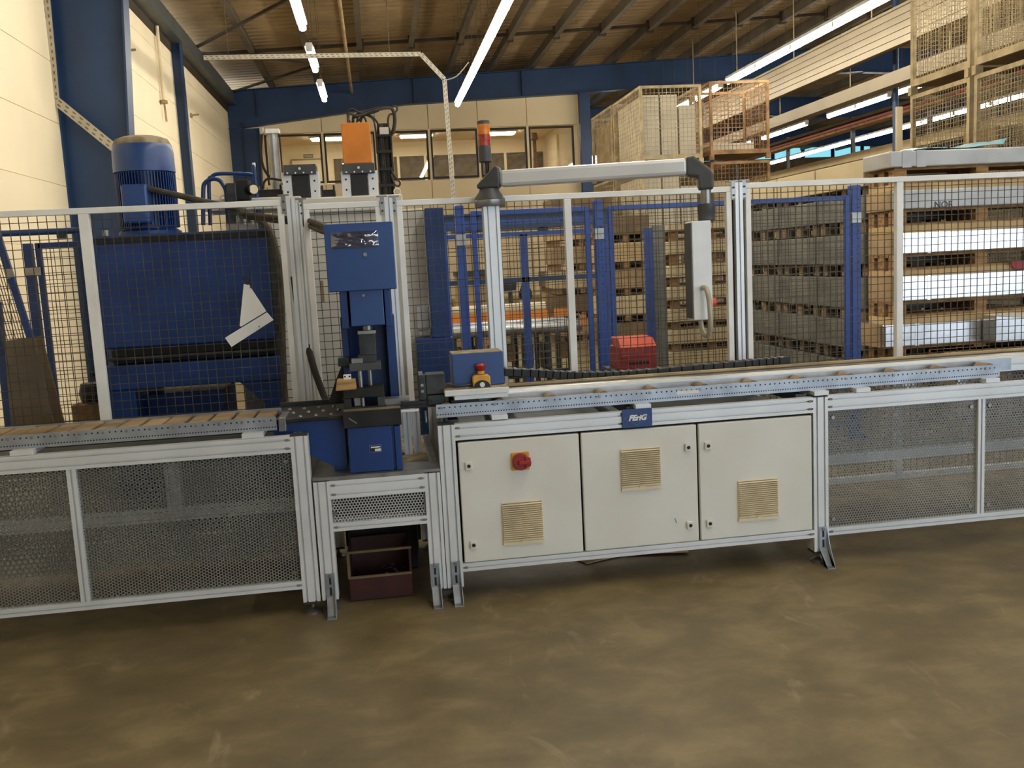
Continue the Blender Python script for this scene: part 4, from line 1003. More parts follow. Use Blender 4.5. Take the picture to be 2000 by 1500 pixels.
obj('lifting_eye', MB().tube([Vector((W(436, 388, YG).x+.022*math.cos(t), YG+.02, W(436, 388, YG).z+.022*math.sin(t))) for t in [2*math.pi*k/14 for k in range(15)]], .006, 6), 'grey_machine', gm, smooth=True)
def actuator(label, pxl, pxr, ptop, pcap, pbot, orange):
    Y = YG+.05; x0, x1 = W(pxl, 360, Y).x, W(pxr, 360, Y).x; zb0 = zt1; zc_ = W(pxl, pcap, Y).z; zt_ = W(pxl, ptop, Y).z
    t = thing('linear_actuator', label, 'actuator', ((x0+x1)/2, Y, zb0))
    w = x1-x0
    for e in (x0, x1-w*.26): obj('side_plate', MB().box(e, e+w*.26, Y, Y+.16, zb0, zc_+.02), 'alu', t, bevel=.003)
    obj('black_slide', MB().box(x0+w*.27, x1-w*.27, Y-.01, Y+.15, zb0, zc_), 'black', t, bevel=.003)
    obj('head_cap', MB().box(x0+w*.06, x1-w*.06, Y-.03, Y+.18, zc_, zt_), 'charcoal', t, bevel=.004)
    for i in range(4): obj('cap_screw', MB().cyl((x0+w*(.16+.22*i), Y-.036, zc_+.012), (x0+w*(.16+.22*i), Y-.03, zc_+.012), .006, n=8), 'white', t)
    obj('cap_bolt', MB().cyl(((x0+x1)/2, Y-.036, zc_+.04), ((x0+x1)/2, Y-.03, zc_+.04), .009, n=10), 'white', t)
    for i in range(2):
        for e in (x0+w*.13, x1-w*.13): obj('plate_screw', MB().cyl((e, Y-.004, zb0+.05+.07*i), (e, Y, zb0+.05+.07*i), .007, n=8), 'steel_black', t)
    if orange:
        a, b = W(668, 280, Y).x, W(725, 280, Y).x
        obj('orange_cover', MB().box(a, b, Y-.02, Y+.12, W(697, 320, Y).z, W(697, 240, Y).z), 'orange', t, bevel=.006)
    return t
actuator('grey and black linear actuator without cover on the grey machine', 552, 624, 323, 343, 381, False)
actuator('grey and black linear actuator topped by an orange cover', 667, 738, 321, 341, 380, True)
# energy chain tower with cables
Y = YG+.2
et = thing('cable_tower', 'dark ladder shaped cable tower with bundled cables beside the orange cover', 'cable carrier', (W(756, 380, Y).x, Y, zt1))
x0, x1 = W(738, 320, Y).x, W(768, 320, Y).x
for e in (x0, x1-.01): obj('ladder_side', MB().box(e, e+.012, Y, Y+.08, zt1, W(750, 264, Y).z), 'steel_black', et)
for py in (264, 296, 330, 362): obj('ladder_rung', MB().box(x0, x1, Y-.01, Y+.0, W(750, py, Y).z-.012, W(750, py, Y).z+.010), 'steel_black', et, bevel=.002)
for k in range(6):
    xx = x0+.02+(x1-x0-.04)*k/5
    obj('cable', MB().tube(spline([(xx, Y+.03, zt1), (xx+.003, Y+.035, (zt1+2.6)/2), (xx, Y+.03, W(750, 262, Y).z), (xx+.002, Y+.03, W(750, 240, Y).z)]), .010, 7), ('rubber', 'hose', 'hose', 'rubber', 'hose', 'rubber')[k], et, smooth=True)
obj('junction_box', MB().box(W(741, 255, Y).x, W(759, 255, Y).x, Y-.02, Y+.03, W(750, 263, Y).z, W(750, 249, Y).z), 'grey_machine', et, bevel=.003)
loops = [((680, 240), (682, 222), (700, 226), (735, 215), (765, 212), (772, 235), (768, 262)), ((690, 240), (692, 226), (715, 218), (745, 210), (766, 214), (770, 240), (764, 265)), ((697, 240), (700, 228), (712, 224), (728, 232), (733, 250), (735, 270), (737, 300)), ((684, 240), (679, 228), (681, 216), (690, 214), (705, 221), (722, 222), (740, 216)), ((765, 262), (758, 245), (760, 225), (770, 222), (776, 212), (770, 207), (762, 214)), ((704, 240), (708, 229), (718, 224), (729, 230), (738, 242), (740, 262), (741, 290)), ((763, 330), (772, 345), (781, 356), (779, 363), (772, 361), (768, 352), (764, 340)), ((688, 241), (690, 232), (697, 229), (700, 236), (706, 229), (712, 230), (716, 240))]
for i, L in enumerate(loops):
    obj('cable_loop', MB().tube(spline([W(p[0], p[1], Y+.01*(i % 3)) for p in L], 5), .010 if i in (0, 1) else .007, 7), 'rubber' if i % 2 else 'hose', et, smooth=True)
for nm, px0, px1, l in (('cable_rack', 505, 552, 'dark cable chain lying left of the bare actuator'), ('cable_rack', 629, 655, 'dark cable chain lying between the two actuators')):
    t = thing(nm, l, 'cable chain', (W(px0, 380, Y).x, Y, zt1)); x0, x1 = W(px0, 380, Y).x, W(px1, 380, Y).x
    zt2 = W(px0, 372, Y).z
    obj('chain_body', MB().box(x0, x1, Y-.05, Y+.1, zt1, zt2), 'steel_black', t, bevel=.004)
    for e in (x0, x1-.012): obj('chain_cheek', MB().box(e, e+.012, Y-.06, Y+.02, zt1, zt2+.03), 'steel_black', t, bevel=.003)
# round silver pole with cable left of the actuator
t = thing('silver_column', 'round silver column with a white bracket and hanging cable behind the actuators', 'column', (W(540, 380, 3.0).x, 3.0, 0))
cx_ = W(536, 320, 3.0).x
obj('tube', MB().cyl((cx_, 3.0, 0), (cx_, 3.0, W(533, 262, 3.0).z), .042, n=18), 'steel', t, smooth=True)
obj('side_rod', MB().cyl((cx_+.055, 3.0, 1.9), (cx_+.055, 3.0, W(533, 262, 3.0).z), .006, n=8), 'rubber', t)
obj('head_bracket', MB().box(W(519, 256, 3.0).x, W(546, 256, 3.0).x, 2.95, 3.05, W(533, 262, 3.0).z, W(533, 253, 3.0).z), 'white', t, bevel=.004)
obj('sensor', MB().box(W(508, 256, 3.0).x, W(515, 256, 3.0).x, 2.96, 3.02, W(512, 263, 3.0).z, W(512, 250, 3.0).z), 'tray', t, bevel=.003)
obj('cable', MB().tube(spline([W(511, 262, 3.0), W(510, 300, 3.0), W(514, 325, 3.0), W(524, 343, 3.0), W(535, 350, 3.0), W(550, 352, 3.0)]), .010, 7), 'rubber', t, smooth=True)
obj('cable', MB().tube(spline([W(514, 370, 2.9), W(515, 358, 2.9), W(521, 350, 2.9), W(530, 349, 2.9), W(550, 352, 2.9)]), .009, 7), 'rubber', t, smooth=True)

# blue electrical box beside the grey machine
yb_ = 1.93
t = thing('blue_switch_column', 'tall narrow dark blue box right of the grey machine', 'box', (W(847, 560, yb_).x, yb_, 0))
obj('column_body', MB().box(W(837, 530, yb_).x, W(873, 530, yb_).x, yb_, yb_+.18, W(850, 660, yb_).z, W(847, 406, yb_).z), 'blue_press', t, bevel=.005)
obj('base_body', MB().box(W(815, 690, yb_).x, W(886, 690, yb_).x, yb_-.05, yb_+.19, 0, W(850, 660, yb_).z), 'blue_press', t, bevel=.006)
t = thing('white_junction_box', 'small white junction box on the edge of the grey machine', 'box', (W(826, 645, YG).x, YG-.05, 1.0))
obj('case', MB().box(W(815, 620, YG-.06).x, W(838, 620, YG-.06).x, YG-.06, YG+.0, W(826, 643, YG-.06).z, W(826, 599, YG-.06).z), 'white_box', t, bevel=.004)
obj('gland', MB().box(W(819, 650, YG-.06).x, W(842, 650, YG-.06).x, YG-.05, YG-.005, W(830, 656, YG-.06).z, W(830, 647, YG-.06).z), 'white_box', t, bevel=.003)

# blue guard fence at the far left: posts, frame, leaning panels
yl = 2.9
t = thing('blue_wall_gate', 'dark blue fence post and framed gate standing by the cream wall', 'fence', (W(70, 600, yl).x, yl, 0))
xa, xb = W(64, 560, yl).x, W(84, 560, yl).x; zt_ = W(70, 475, yl).z
obj('post', MB().box(xa-.03, xa+.03, yl-.03, yl+.03, 0, zt_), 'blue_press', t, bevel=.004)
obj('gate_stile', MB().box(xb-.02, xb+.02, yl-.02, yl+.02, .15, zt_), 'blue_press', t, bevel=.004)
obj('gate_rail', MB().box(xb, W(190, 476, yl).x, yl-.02, yl+.02, zt_-.04, zt_), 'blue_press', t, bevel=.004)
obj('hinge', MB().box(xa-.035, xb+.01, yl-.04, yl-.03, W(70, 530, yl).z-.03, W(70, 530, yl).z+.03), 'steel', t, bevel=.003)
o = obj('wire_mesh', wires(xb, W(190, 476, yl).x, .18, zt_-.02, .05, .05, .002, yl), 'wire', t, fix=False); o['kind'] = 'stuff'
t = thing('blue_tube_rail', 'dark blue horizontal tube above the fence gate by the wall', 'rail', (-2.6, 2.75, 2.0))
obj('tube', MB().cyl(W(-60, 459, 2.6), W(178, 449, 2.6), .022, n=12), 'blue_press', t, smooth=True)
obj('tube_bracket', MB().box(W(120, 452, 2.6).x-.03, W(120, 452, 2.6).x+.03, 2.58, 2.62, W(120, 452, 2.6).z-.05, W(120, 452, 2.6).z), 'steel_dark', t)
obj('tube_post', MB().cyl((W(178, 449, 2.6).x, 2.6, 0), (W(178, 449, 2.6).x, 2.6, W(178, 449, 2.6).z), .022, n=12), 'blue_press', t, smooth=True)
yl2 = 1.75
t = thing('leaning_fence_panel', 'dark blue mesh fence panels leaning against each other at the left edge', 'fence', tuple(Vector((W(0, 800, yl2).x, yl2, 0))))
for k, (a, b) in enumerate((((-6, 455), (62, 668)), ((-52, 470), (8, 690)))):
    obj('leaning_stile', MB().bar(W(*a, yl2+.1*k), W(*b, yl2+.1*k), .04, .03, up=(0, 1, 0)), 'blue_press', t, bevel=.003)
    obj('leaning_clip', MB().bar(W(a[0]+21+k*2, a[1]+70, yl2-.03), W(a[0]+27+k*2, a[1]+88, yl2-.03), .05, .01, up=(0, 1, 0)), 'steel', t)
mb = MB()
for i in range(9):
    mb.bar(W(-50+5.6*i, 480, yl2+.03), W(8+5.6*i, 680, yl2+.03), .004, .004, up=(0, 1, 0))
for i in range(9):
    mb.bar(W(-52+6.5*i, 480+22*i, yl2+.03), W(0+6.7*i, 474+22*i, yl2+.03), .004, .004, up=(0, 1, 0))
o = obj('wire_mesh', mb, 'wire', t); o['kind'] = 'stuff'
obj('rear_stile', MB().bar(W(-6, 590, yl2+.3), W(20, 840, yl2+.3), .05, .04, up=(0, 1, 0)), 'blue_press', t)
t = thing('leaning_board', 'grey-brown fibreboard sheets leaning behind the left guard panel', 'board', tuple(Vector((W(60, 800, 1.5).x, 1.5, 0))))
obj('front_board', MB().slab([W(*p, 1.45) for p in ((8, 666), (66, 658), (108, 845), (22, 845))], (0, .02, 0)), 'board_grey', t)
obj('rear_board', MB().slab([W(*p, 1.55) for p in ((62, 660), (80, 655), (130, 845), (96, 845))], (0, .02, 0)), 'kraft_dark', t)
t = thing('brown_machine', 'low brown and dark machine parts beside the column behind the left fence', 'machine', tuple(Vector((W(160, 800, 3.2).x, 3.2, 0))))
obj('lower_block', MB().box(W(140, 800, 3.2).x, W(200, 800, 3.2).x, 3.2, 3.6, 0, W(160, 790, 3.2).z), 'cage_rust', t, bevel=.01)
obj('upper_block', MB().lathe([(.10, .0), (.12, .08), (.10, .16)], (W(178, 770, 3.2).x, 3.3, W(178, 790, 3.2).z), 14), 'steel_black', t, smooth=True)

# cable tray: wall run by the column, and the drop by the office
def holes_on(t, parent, p, q, n, nor, w):
    h = MB(); p = Vector(p); q = Vector(q); d = (q-p).normalized(); nor = Vector(nor); s_ = d.cross(nor).normalized()
    for i in range(n):
        for e in (-1, 1):
            c0 = p+(q-p)*((i+.5)/n)+nor*.0005+s_*(e*w*.22)+d*(e*.008); L = (q-p).length/n*.45
            h.bar(c0-d*L/2, c0+d*L/2, .0009, w*.16, up=s_)
    o = obj('tray_slots', h, 'kraft_dark', parent); o['kind'] = 'stuff'; return o
t = thing('wall_cable_tray', 'perforated pale cable tray climbing the blue column by the wall', 'cable tray', (XL+.05, 7.1, 3.2))
yt = 7.15
for a, b in (((86, -30), (107, 192)), ((110, 197), (232, 296))):
    p, q = W(*a, yt), W(*b, yt); o = obj('tray_run', MB().bar(p, q, .02, .10, up=(q-p).normalized().cross(Vector((0, 1, 0)))), 'tray', t)
    holes_on(t, o, p+Vector((0, -.011, 0)), q+Vector((0, -.011, 0)), 16 if a[0] < 100 else 9, (0, -1, 0), .10)
yd = 8.0
t = thing('cable_tray_drop', 'perforated pale cable tray crossing below the roof and dropping to the machine', 'cable tray', tuple(W(887, 392, yd)))
pts = [W(398, 113, yd), W(822, 107, yd), W(868, 155, yd), W(888, 420, yd)]
pts[1].z = pts[0].z-.01; pts[3].x = pts[2].x+.03
for p, q, n in ((pts[0], pts[1], 40), (pts[1], pts[2], 6), (pts[2], pts[3], 30)):
    o = obj('tray_run', MB().bar(p, q, .03, .055, up=(q-p).normalized().cross(Vector((0, 1, 0)))), 'tray', t); holes_on(t, o, p+Vector((0, -.016, 0)), q+Vector((0, -.016, 0)), n, (0, -1, 0), .055)
obj('feed_cable', MB().tube(spline([W(873, 156, yd), W(890, 150, yd), W(904, 136, yd), W(915, 122, yd)]), .008, 6), 'tray', t, smooth=True)
for hx in (pts[0].x+.3, pts[1].x-.4): obj('tray_hanger', MB().cyl((hx, yd, pts[0].z), (hx, yd, roof_z(hx)+.003), .004, n=5), 'purlin_dark', t)
t = thing('roof_pipe', 'thin tan pipe hung under the roof beside the gapped light row', 'pipe', (-.25, 12, 6))
obj('pipe', MB().cyl((-.30, 6, 6.25), (-.30, 20.8, 6.25), .035, n=10), 'kraft', t, smooth=True)
obj('coupling', MB().cyl((-.30, 10.9, 6.25), (-.30, 11.1, 6.25), .065, n=12), 'cage_rust', t, smooth=True)

# ================================================================ blue safety fence, centre and right
yB = 3.0
def bpost(pxc, ptop, label, w=.07, y=yB):
    x, z = W(pxc, 520, y).x, W(pxc, ptop, y).z
    x = W(pxc, ptop, y).x
    t = thing('blue_fence_post', label, 'post', (x, y, 0), 'blue safety fence posts')
    obj('post_tube', MB().box(x-w/2, x+w/2, y-w/2, y+w/2, 0, z), 'blue_fence', t, bevel=.006)
    h = MB()
    for k in range(26): h.cyl((x+w*.2, y-w/2-.001, .4+.065*k), (x+w*.2, y-w/2, .4+.065*k), .006, n=7)
    o = obj('hole_row', h, 'ink', t); o['kind'] = 'stuff'
    for zc2 in (z-.27,): 
        obj('clamp', MB().box(x-w/2-.004, x+w/2+.004, y-w/2-.006, y+w/2+.006, zc2-.045, zc2+.045), 'steel', t, bevel=.004)
    obj('base_plate', MB().box(x-.08, x+.08, y-.08, y+.08, 0, .012), 'blue_fence', t)
    return x, z
x1_, z1_ = bpost(896, 402, 'blue perforated fence post left of the fence gate in the middle')
x2_, z2_ = bpost(1166, 391, 'blue perforated fence post between the two fence gates')
x3_, z3_ = bpost(1668, 362, 'blue perforated fence post in front of the stacked packages', .08)
def bgate(xa, xb, zt, y, label, rails=(), mesh=True, w=.04):
    t = thing('blue_fence_gate', label, 'gate', ((xa+xb)/2, y, .1))
    for e in (xa, xb-w): obj('gate_stile', MB().box(e, e+w, y-w/2, y+w/2, .1, zt), 'blue_fence', t, bevel=.004)
    obj('gate_rail', MB().box(xa+w, xb-w, y-w/2, y+w/2, zt-w, zt), 'blue_fence', t, bevel=.004)
    obj('gate_rail', MB().box(xa+w, xb-w, y-w/2, y+w/2, .1, .1+w), 'blue_fence', t, bevel=.004)
    for z in rails: obj('gate_rail', MB().box(xa+w, xb-w, y-w/2, y+w/2, z-w/2, z+w/2), 'blue_fence', t, bevel=.004)
    if mesh: o = obj('wire_mesh', wires(xa+w/2, xb-w/2, .12, zt-.02, .05, .05, .0018, y), 'wire', t, fix=False); o['kind'] = 'stuff'
    return t
bgate(x1_+.09, W(1150, 405, yB).x, W(1000, 409, yB).z, yB, 'open framed blue fence gate in front of the cream office wall')
bgate(x2_+.08, x3_-.06, W(1400, 393, yB).z, yB-.02, 'wide blue fence gate in front of the package stacks')
t = thing('blue_cross_rails', 'blue horizontal rails and middle upright of the conveyor guard behind the gate', 'rail', (1.3, 4.3, 1.2))
yr = 4.6
for py0, py1, w in ((441, 425, .05), (464, 449, .04), (552, 540, .045)):
    a, b = W(870, py0, yr), W(1180, py1, yr); z = (a.z+b.z)/2
    obj('rail', MB().box(a.x, b.x, yr-.02, yr+.02, z-w/2, z+w/2), 'blue_fence' if py0 < 500 else 'blue_steel', t)
obj('upright', MB().box(W(1024, 500, yr).x-.035, W(1024, 500, yr).x+.035, yr-.02, yr+.02, 0, W(1022, 458, yr).z), 'blue_fence', t)
for px in (868, 1182): obj('end_upright', MB().box(W(px, 500, yr).x-.03, W(px, 500, yr).x+.03, yr-.03, yr+.03, 0, W(px, 440, yr).z), 'blue_fence', t)
t = thing('blue_beam', 'dark blue deep beam spanning behind the fence gate', 'beam', (1.3, 6, 2.2))
ybm = 6.0; a, b = W(850, 437, ybm), W(1190, 420, ybm)
obj('beam_web', MB().box(a.x, b.x, ybm, ybm+.1, W(1000, 446, ybm).z, W(1000, 418, ybm).z), 'blue_steel', t); obj('beam_flange', MB().box(a.x, b.x, ybm-.05, ybm+.15, W(1000, 418, ybm).z, W(1000, 418, ybm).z+.02), 'blue_steel', t)
for px in (856, 1184): obj('beam_post', MB().box(W(px, 430, ybm).x-.05, W(px, 430, ybm).x+.05, ybm, ybm+.1, 0, W(px, 440, ybm).z), 'blue_steel', t)
t = thing('glazed_strip', 'pale bluish conduit and light strip below the blue beam', 'conduit', (1.3, 6.3, 2.0))
obj('conduit', MB().cyl(W(880, 452, 6.3), W(1110, 437, 6.3), .035, n=10), 'film', t, smooth=True); [obj('conduit_clip', MB().box(W(px, 444, 6.3).x-.04, W(px, 444, 6.3).x+.04, 6.101, 6.34, W(px, 452, 6.3).z, W(px, 430, 6.3).z), 'steel_dark', t) for px in (930, 1058)]

# conveyor line behind the gate
yk = 5.2
cv = thing('panel_conveyor', 'silver roller conveyor with orange safety band behind the blue gate', 'conveyor', (1.4, 5.6, 0))
def kz(py, Y=yk, px=1000): return W(px, py, Y).z
xk0, xk1 = W(868, 640, yk).x, W(1135, 630, yk).x
obj('front_drum', MB().cyl((xk0, yk, kz(645)), (xk1, yk, kz(645)), .055, n=18), 'steel', cv, smooth=True)
obj('bed_frame', MB().box(xk0, xk1, yk+.05, yk+.9, kz(650)-.02, kz(640)+.02), 'galv', cv, bevel=.004)
obj('orange_band', MB().box(xk0, xk1-.25, yk+.55, yk+.58, kz(625, yk+.55), kz(608, yk+.55)), 'orange', cv)
obj('orange_end', MB().box(xk1-.22, xk1-.02, yk+.35, yk+.38, kz(622, yk+.4, 1080)+.02, kz(606, yk+.4, 1080)+.02), 'orange', cv)
for i in range(3): obj('rear_drum', MB().cyl((xk0, yk+.25+.2*i, kz(645)+.02), (xk1-.1, yk+.25+.2*i, kz(645)+.02), .045, n=14), 'galv', cv, smooth=True)
obj('rear_rail', MB().cyl((xk0, yk+1.0, kz(601, yk+1)), (xk1-.2, yk+1.0, kz(601, yk+1)), .05, n=12), 'vent', cv, smooth=True)
for i in range(6):
    x = xk0+.1+(xk1-xk0-.2)*i/5; obj('leg', MB().box(x-.025, x+.025, yk+.1, yk+.15, 0, kz(655)), 'steel_dark', cv); obj('leg', MB().box(x-.025, x+.025, yk+.8, yk+.85, 0, kz(655)), 'steel_dark', cv)
for i in range(7):
    x = xk0+.15+(xk1-xk0-.3)*i/6; obj('drive_unit', MB().box(x-.05, x+.04, yk+.2, yk+.4, kz(655)-.30-.05*(i % 3), kz(655)-.12), 'steel_black' if i % 3 else 'cage_rust', cv, bevel=.006)
obj('lower_rail', MB().box(xk0, xk1, yk+.3, yk+.36, kz(655)-.5, kz(655)-.42), 'steel_dark', cv)
sn = W(1141, 625, yk-.1)
t = thing('orange_sensor', 'small orange sensor on a grey arm at the conveyor end', 'sensor', tuple(sn))
obj('sensor_body', MB().box(sn.x-.02, sn.x+.02, yk-.1, yk-.06, W(1141, 638, yk-.1).z, W(1141, 615, yk-.1).z), 'orange', t, bevel=.004)
obj('sensor_arm', MB().tube(spline([(sn.x-.01, yk-.06, sn.z), (sn.x-.05, yk-.02, sn.z+.06), (sn.x-.08, yk+.05, sn.z), (sn.x-.10, yk+.1, sn.z-.05)]), .012, 7), 'steel', t, smooth=True)
# workstation monitor and stand further back
t = thing('work_monitor', 'dark monitor standing tilted behind the conveyor', 'monitor', tuple(W(1000, 565, 9)))
obj('screen', MB().slab([W(*p, 9) for p in ((984, 553), (1009, 549), (1008, 566), (984, 569))], (0, .06, 0)), 'black', t); obj('bezel', MB().slab([W(*p, 9.02) for p in ((982, 551), (1011, 547), (1010, 568), (982, 571))], (0, .03, 0)), 'box_white', t)
obj('stand', MB().box(W(996, 560, 9.1).x-.03, W(996, 560, 9.1).x+.03, 9.08, 9.12, 0, W(996, 560, 9.1).z), 'steel_dark', t)
t = thing('hooded_lamp', 'dark hooded device on a post behind the conveyor', 'device', tuple(W(1027, 580, 9)))
obj('hood', MB().lathe([(.09, 0), (.10, .10), (.05, .22)], tuple(W(1027, 585, 9)), 12), 'steel_black', t, smooth=True); obj('post', MB().box(W(1023, 590, 9).x-.05, W(1023, 590, 9).x+.05, 9.0, 9.1, 0, W(1023, 575, 9).z), 'white_box', t)
t = thing('grey_cupboard', 'grey topped workbench left of the column behind the gate', 'workbench', tuple(Vector((W(920, 560, 9).x, 9, 0))))
obj('bench_top', MB().box(W(890, 535, 9).x, W(960, 535, 9).x, 9, 9.5, W(920, 538, 9).z, W(920, 530, 9).z), 'steel_dark', t); obj('bench_body', MB().box(W(893, 560, 9).x, W(957, 560, 9).x, 9.05, 9.45, 0, W(920, 538, 9).z), 'kraft', t)
obj('pin_board', MB().box(W(912, 500, 9.5).x, W(925, 500, 9.5).x, 9.46, 9.5, W(918, 530, 9.5).z, W(918, 478, 9.5).z), 'kraft', t)
# ================================================================ stacks of packages, pallets, cages
def pallet(t, x0, x1, y0, y1, z0, z1, m='pallet'):
    h = z1-z0; d = .022
    nb = max(3, int((x1-x0)/.75)+1)
    for j in range(3):
        y = y0+(y1-y0-.1)*j/2
        for i in range(nb):
            x = x0+(x1-x0-.12)*i/(nb-1); obj('block', MB().box(x, x+.12, y, y+.1, z0+d, z1-d), m, t)
        obj('bottom_board', MB().box(x0, x1, y, y+.1, z0, z0+d), m, t)
    for j in range(5):
        y = y0+(y1-y0-.1)*j/4; obj('deck_board', MB().box(x0, x1, y, y+.1, z1-d, z1), m, t)
ORD = ['bottom', 'second', 'third', 'fourth', 'fifth', 'topmost']
# front stack: long foil-wrapped packages lying along the fence
XS0, XS1, YS0, YS1 = 4.68, 6.42, 3.5, 3.98
lay = [(.28, .49, 'foil', 0), (.692, .904, 'foil', -.10), (1.109, 1.342, 'foil', .02), (1.537, 1.735, 'foil', .02), (1.943, 2.116, 'film', 0), (2.318, 2.463, 'film', -.05)]
look = ['dull silver', 'dull silver', 'mirror bright silver', 'brilliant silver', 'grey film-wrapped', 'grey film-wrapped']
prev = 0.
for k, (z0, z1, m, dx) in enumerate(lay):
    pt = thing('wooden_pallet', 'wooden pallet under the %s package of the front silver stack' % ORD[k], 'pallet', (XS0, YS0, prev), 'pallets in the front silver stack')
    ph = min(.145, z0-prev-.004)
    pallet(pt, XS0+.01, XS1, YS0+.03, YS1, z0-ph, z0-.001)
    if z0-ph-prev > .02:
        cb_ = obj('spacer_board', MB().box(XS0+.0, XS1-.25, YS0+.02, YS1-.02, prev+.001, z0-ph-.001), 'cardtan', at=(XS0, YS0, prev)); tag(cb_, 'tan packing board under the pallet of the %s silver stack package' % ORD[k], 'board', 'packing boards in the silver stack')
    pk = thing('wrapped_package', '%s long package, %s in the front stack' % (look[k], ORD[k]), 'package', (XS0, YS0, z0), 'long wrapped packages in the front stack')
    obj('wrapped_body', MB().box(XS0+dx, XS1+dx, YS0, YS1, z0, z1), m, pk, bevel=.012)
    if k < 5: obj('end_cover', MB().box(XS0+dx-.012, XS0+dx-.001, YS0+.06, YS1, z0, z1), 'kraft', pk)
    obj('end_carton', MB().box(XS0+dx+.30, XS0+dx+.34, YS0-.002, YS0-.0005, z0+.004, z1-.004), 'ink' if k == 5 else m, pk)
    prev = z1
pk5 = [o for o in bpy.data.objects if o.name.startswith('wrapped_package')]
tp = [o for o in pk5 if 'topmost' in o['label']][0]; t5 = [o for o in pk5 if 'fifth' in o['label']][0]
text('hand_lettering', 'NOR', .085, (W(1843, 400, YS0).x, YS0-.003, W(1843, 400, YS0).z), 'steel_dark', t5)
for px in (1762, 1790): obj('tape_strip', MB().box(W(px, 315, YS0).x, W(px+18, 315, YS0).x, YS0-.004, YS0-.001, 2.315, 2.466), 'film', tp)
fb = thing('blue_film_sheet', 'light blue crumpled plastic film lying on the topmost package', 'plastic film', (5.2, 3.6, 2.463))
mb = MB(); nu, nv = 24, 6
a0, a1 = W(1786, 290, YS0).x, W(1970, 270, YS0).x
for j in range(nv+1):
    for i in range(nu+1):
        u, v = i/nu, j/nv; z = 2.466+(.015+.05*u**1.5+.02*math.sin(9*u+2*v))*math.sin(math.pi*min(1, max(0.02, .12+v*.85)))
        if i in (0, nu): z = 2.466 + (.08 if i == nu else 0)
        mb.v.append((a0+(a1-a0)*u, YS0+.02+.40*v, z))
for j in range(nv):
    for i in range(nu): o_ = j*(nu+1)+i; mb.f.append((o_, o_+1, o_+nu+2, o_+nu+1))
obj('film', mb, 'film_blue', fb, fix=False, smooth=True)
rd = thing('red_tie', 'small red cloth tag hanging on the silver stack at the right edge', 'tag', tuple(W(1990, 517, YS0-.02)))
obj('cloth', MB().slab([W(*p, YS0-.02) for p in ((1977, 510), (2010, 508), (2012, 525), (1984, 526), (1976, 518))], (0, .015, 0)), 'red', rd)
# second package lying beside it at the right edge
pk = thing('tilted_package', 'pale package lying askew at the right edge beside the dull silver one', 'package', (5.3, 3.3, .69))
obj('carton', MB().slab([W(*p, 3.3) for p in ((1946, 618), (2030, 622), (2030, 662), (1945, 668))], (0, .18, 0)), 'foil', pk); obj('carton_lid', MB().slab([W(*p, 3.3) for p in ((1946, 617), (1975, 612), (2030, 612), (2030, 622))], (0, .18, 0)), 'box_white', pk)
pt = thing('wooden_pallet', 'wooden pallet under the askew package at the right edge', 'pallet', (5.2, 3.25, 0)); pallet(pt, 5.0, 6.1, 3.22, 3.47, .50, .655); 
for x in (5.05, 5.55, 6.0): obj('trestle_leg', MB().box(x, x+.08, 3.24, 3.45, 0, .50), 'pallet', pt)

# row of cartons behind, receding along the hall
seg = [(4.02, 5.0), (5.03, 5.95), (5.98, 6.95)]
where = ['nearest the silver stack', 'in the middle of the row', 'farthest along the row']
lay2 = [(.12, .48), (.62, .90), (1.02, 1.33), (1.46, 1.75), (1.88, 2.12), (2.20, 2.45)]
for s, (y0, y1) in enumerate(seg):
    prev = 0
    for k, (z0, z1) in enumerate(lay2):
        dz = (.01, -.005, .012)[s]*(k % 2)
        pt = thing('wooden_pallet', 'wooden pallet below the %s carton of the stack %s' % (ORD[k], where[s]), 'pallet', (4.7, y0, prev), 'pallets under the receding cartons')
        ph = min(.12, z0-prev-.002)
        pallet(pt, 4.70+.02*(k % 2), 5.75, y0+.03, y1-.03, z0-ph, z0-.001, 'kraft_dark')  # darker pallet tone stands in for the row's shadow
        if z0-ph-prev > .03: pass
        c = obj('carton', MB().box(4.675-.015*(k % 2), 5.80, y0, y1, z0, z1), 'box_beige' if k > 4 else 'film_shaded', at=(4.7, y0, z0), bevel=.006)
        tag(c, '%s carton, %s in the stack %s' % ('beige' if k > 4 else 'shaded grey', ORD[k], where[s]), 'carton', 'cartons in the receding row'); prev = z1
# farther stack of cartons seen from the end
YC = 8.6
cx0, cx1 = W(1308, 560, YC).x, W(1470, 560, YC).x
py = [(435, 449), (469, 494), (516, 539), (558, 583), (601, 626), (642, 669), (685, 712)]
prev = None; lst = sorted([(W(1370, b, YC).z, W(1370, a, YC).z) for a, b in py])
zz_ = 0
names7 = ['lowest', 'second lowest', 'third lowest', 'middle', 'third highest', 'second highest', 'highest']
for k, (z0, z1) in enumerate(lst):
    pt = thing('wooden_pallet', 'wooden pallet under the %s carton of the end-on stack behind the operator panel' % names7[k], 'pallet', (cx0, YC, z0-.12), 'pallets of the end-on stack')
    g = z0-zz_ if k else .14; ph = g-.004
    pallet(pt, cx0+.05, cx1, YC+.06, YC+.85, z0-ph, z0-.001, 'pallet')
    c = thing('carton', 'pale carton, %s in the end-on stack behind the operator panel' % names7[k], 'carton', (cx0, YC, z0), 'cartons of the end-on stack')
    obj('carton_body', MB().box(cx0, cx1, YC, YC+.9, z0, z1), 'box_beige', c, bevel=.006)
    obj('carton_flap', MB().box(cx0-.07, cx0-.002, YC+.05, YC+.85, z0, z1-.02), 'box_white', c)
    zz_ = z1
    if k == 0:
        obj('plinth', MB().box(cx0+.05, cx1, YC+.05, YC+.85, 0, z0-ph-.001), 'pallet', pt)
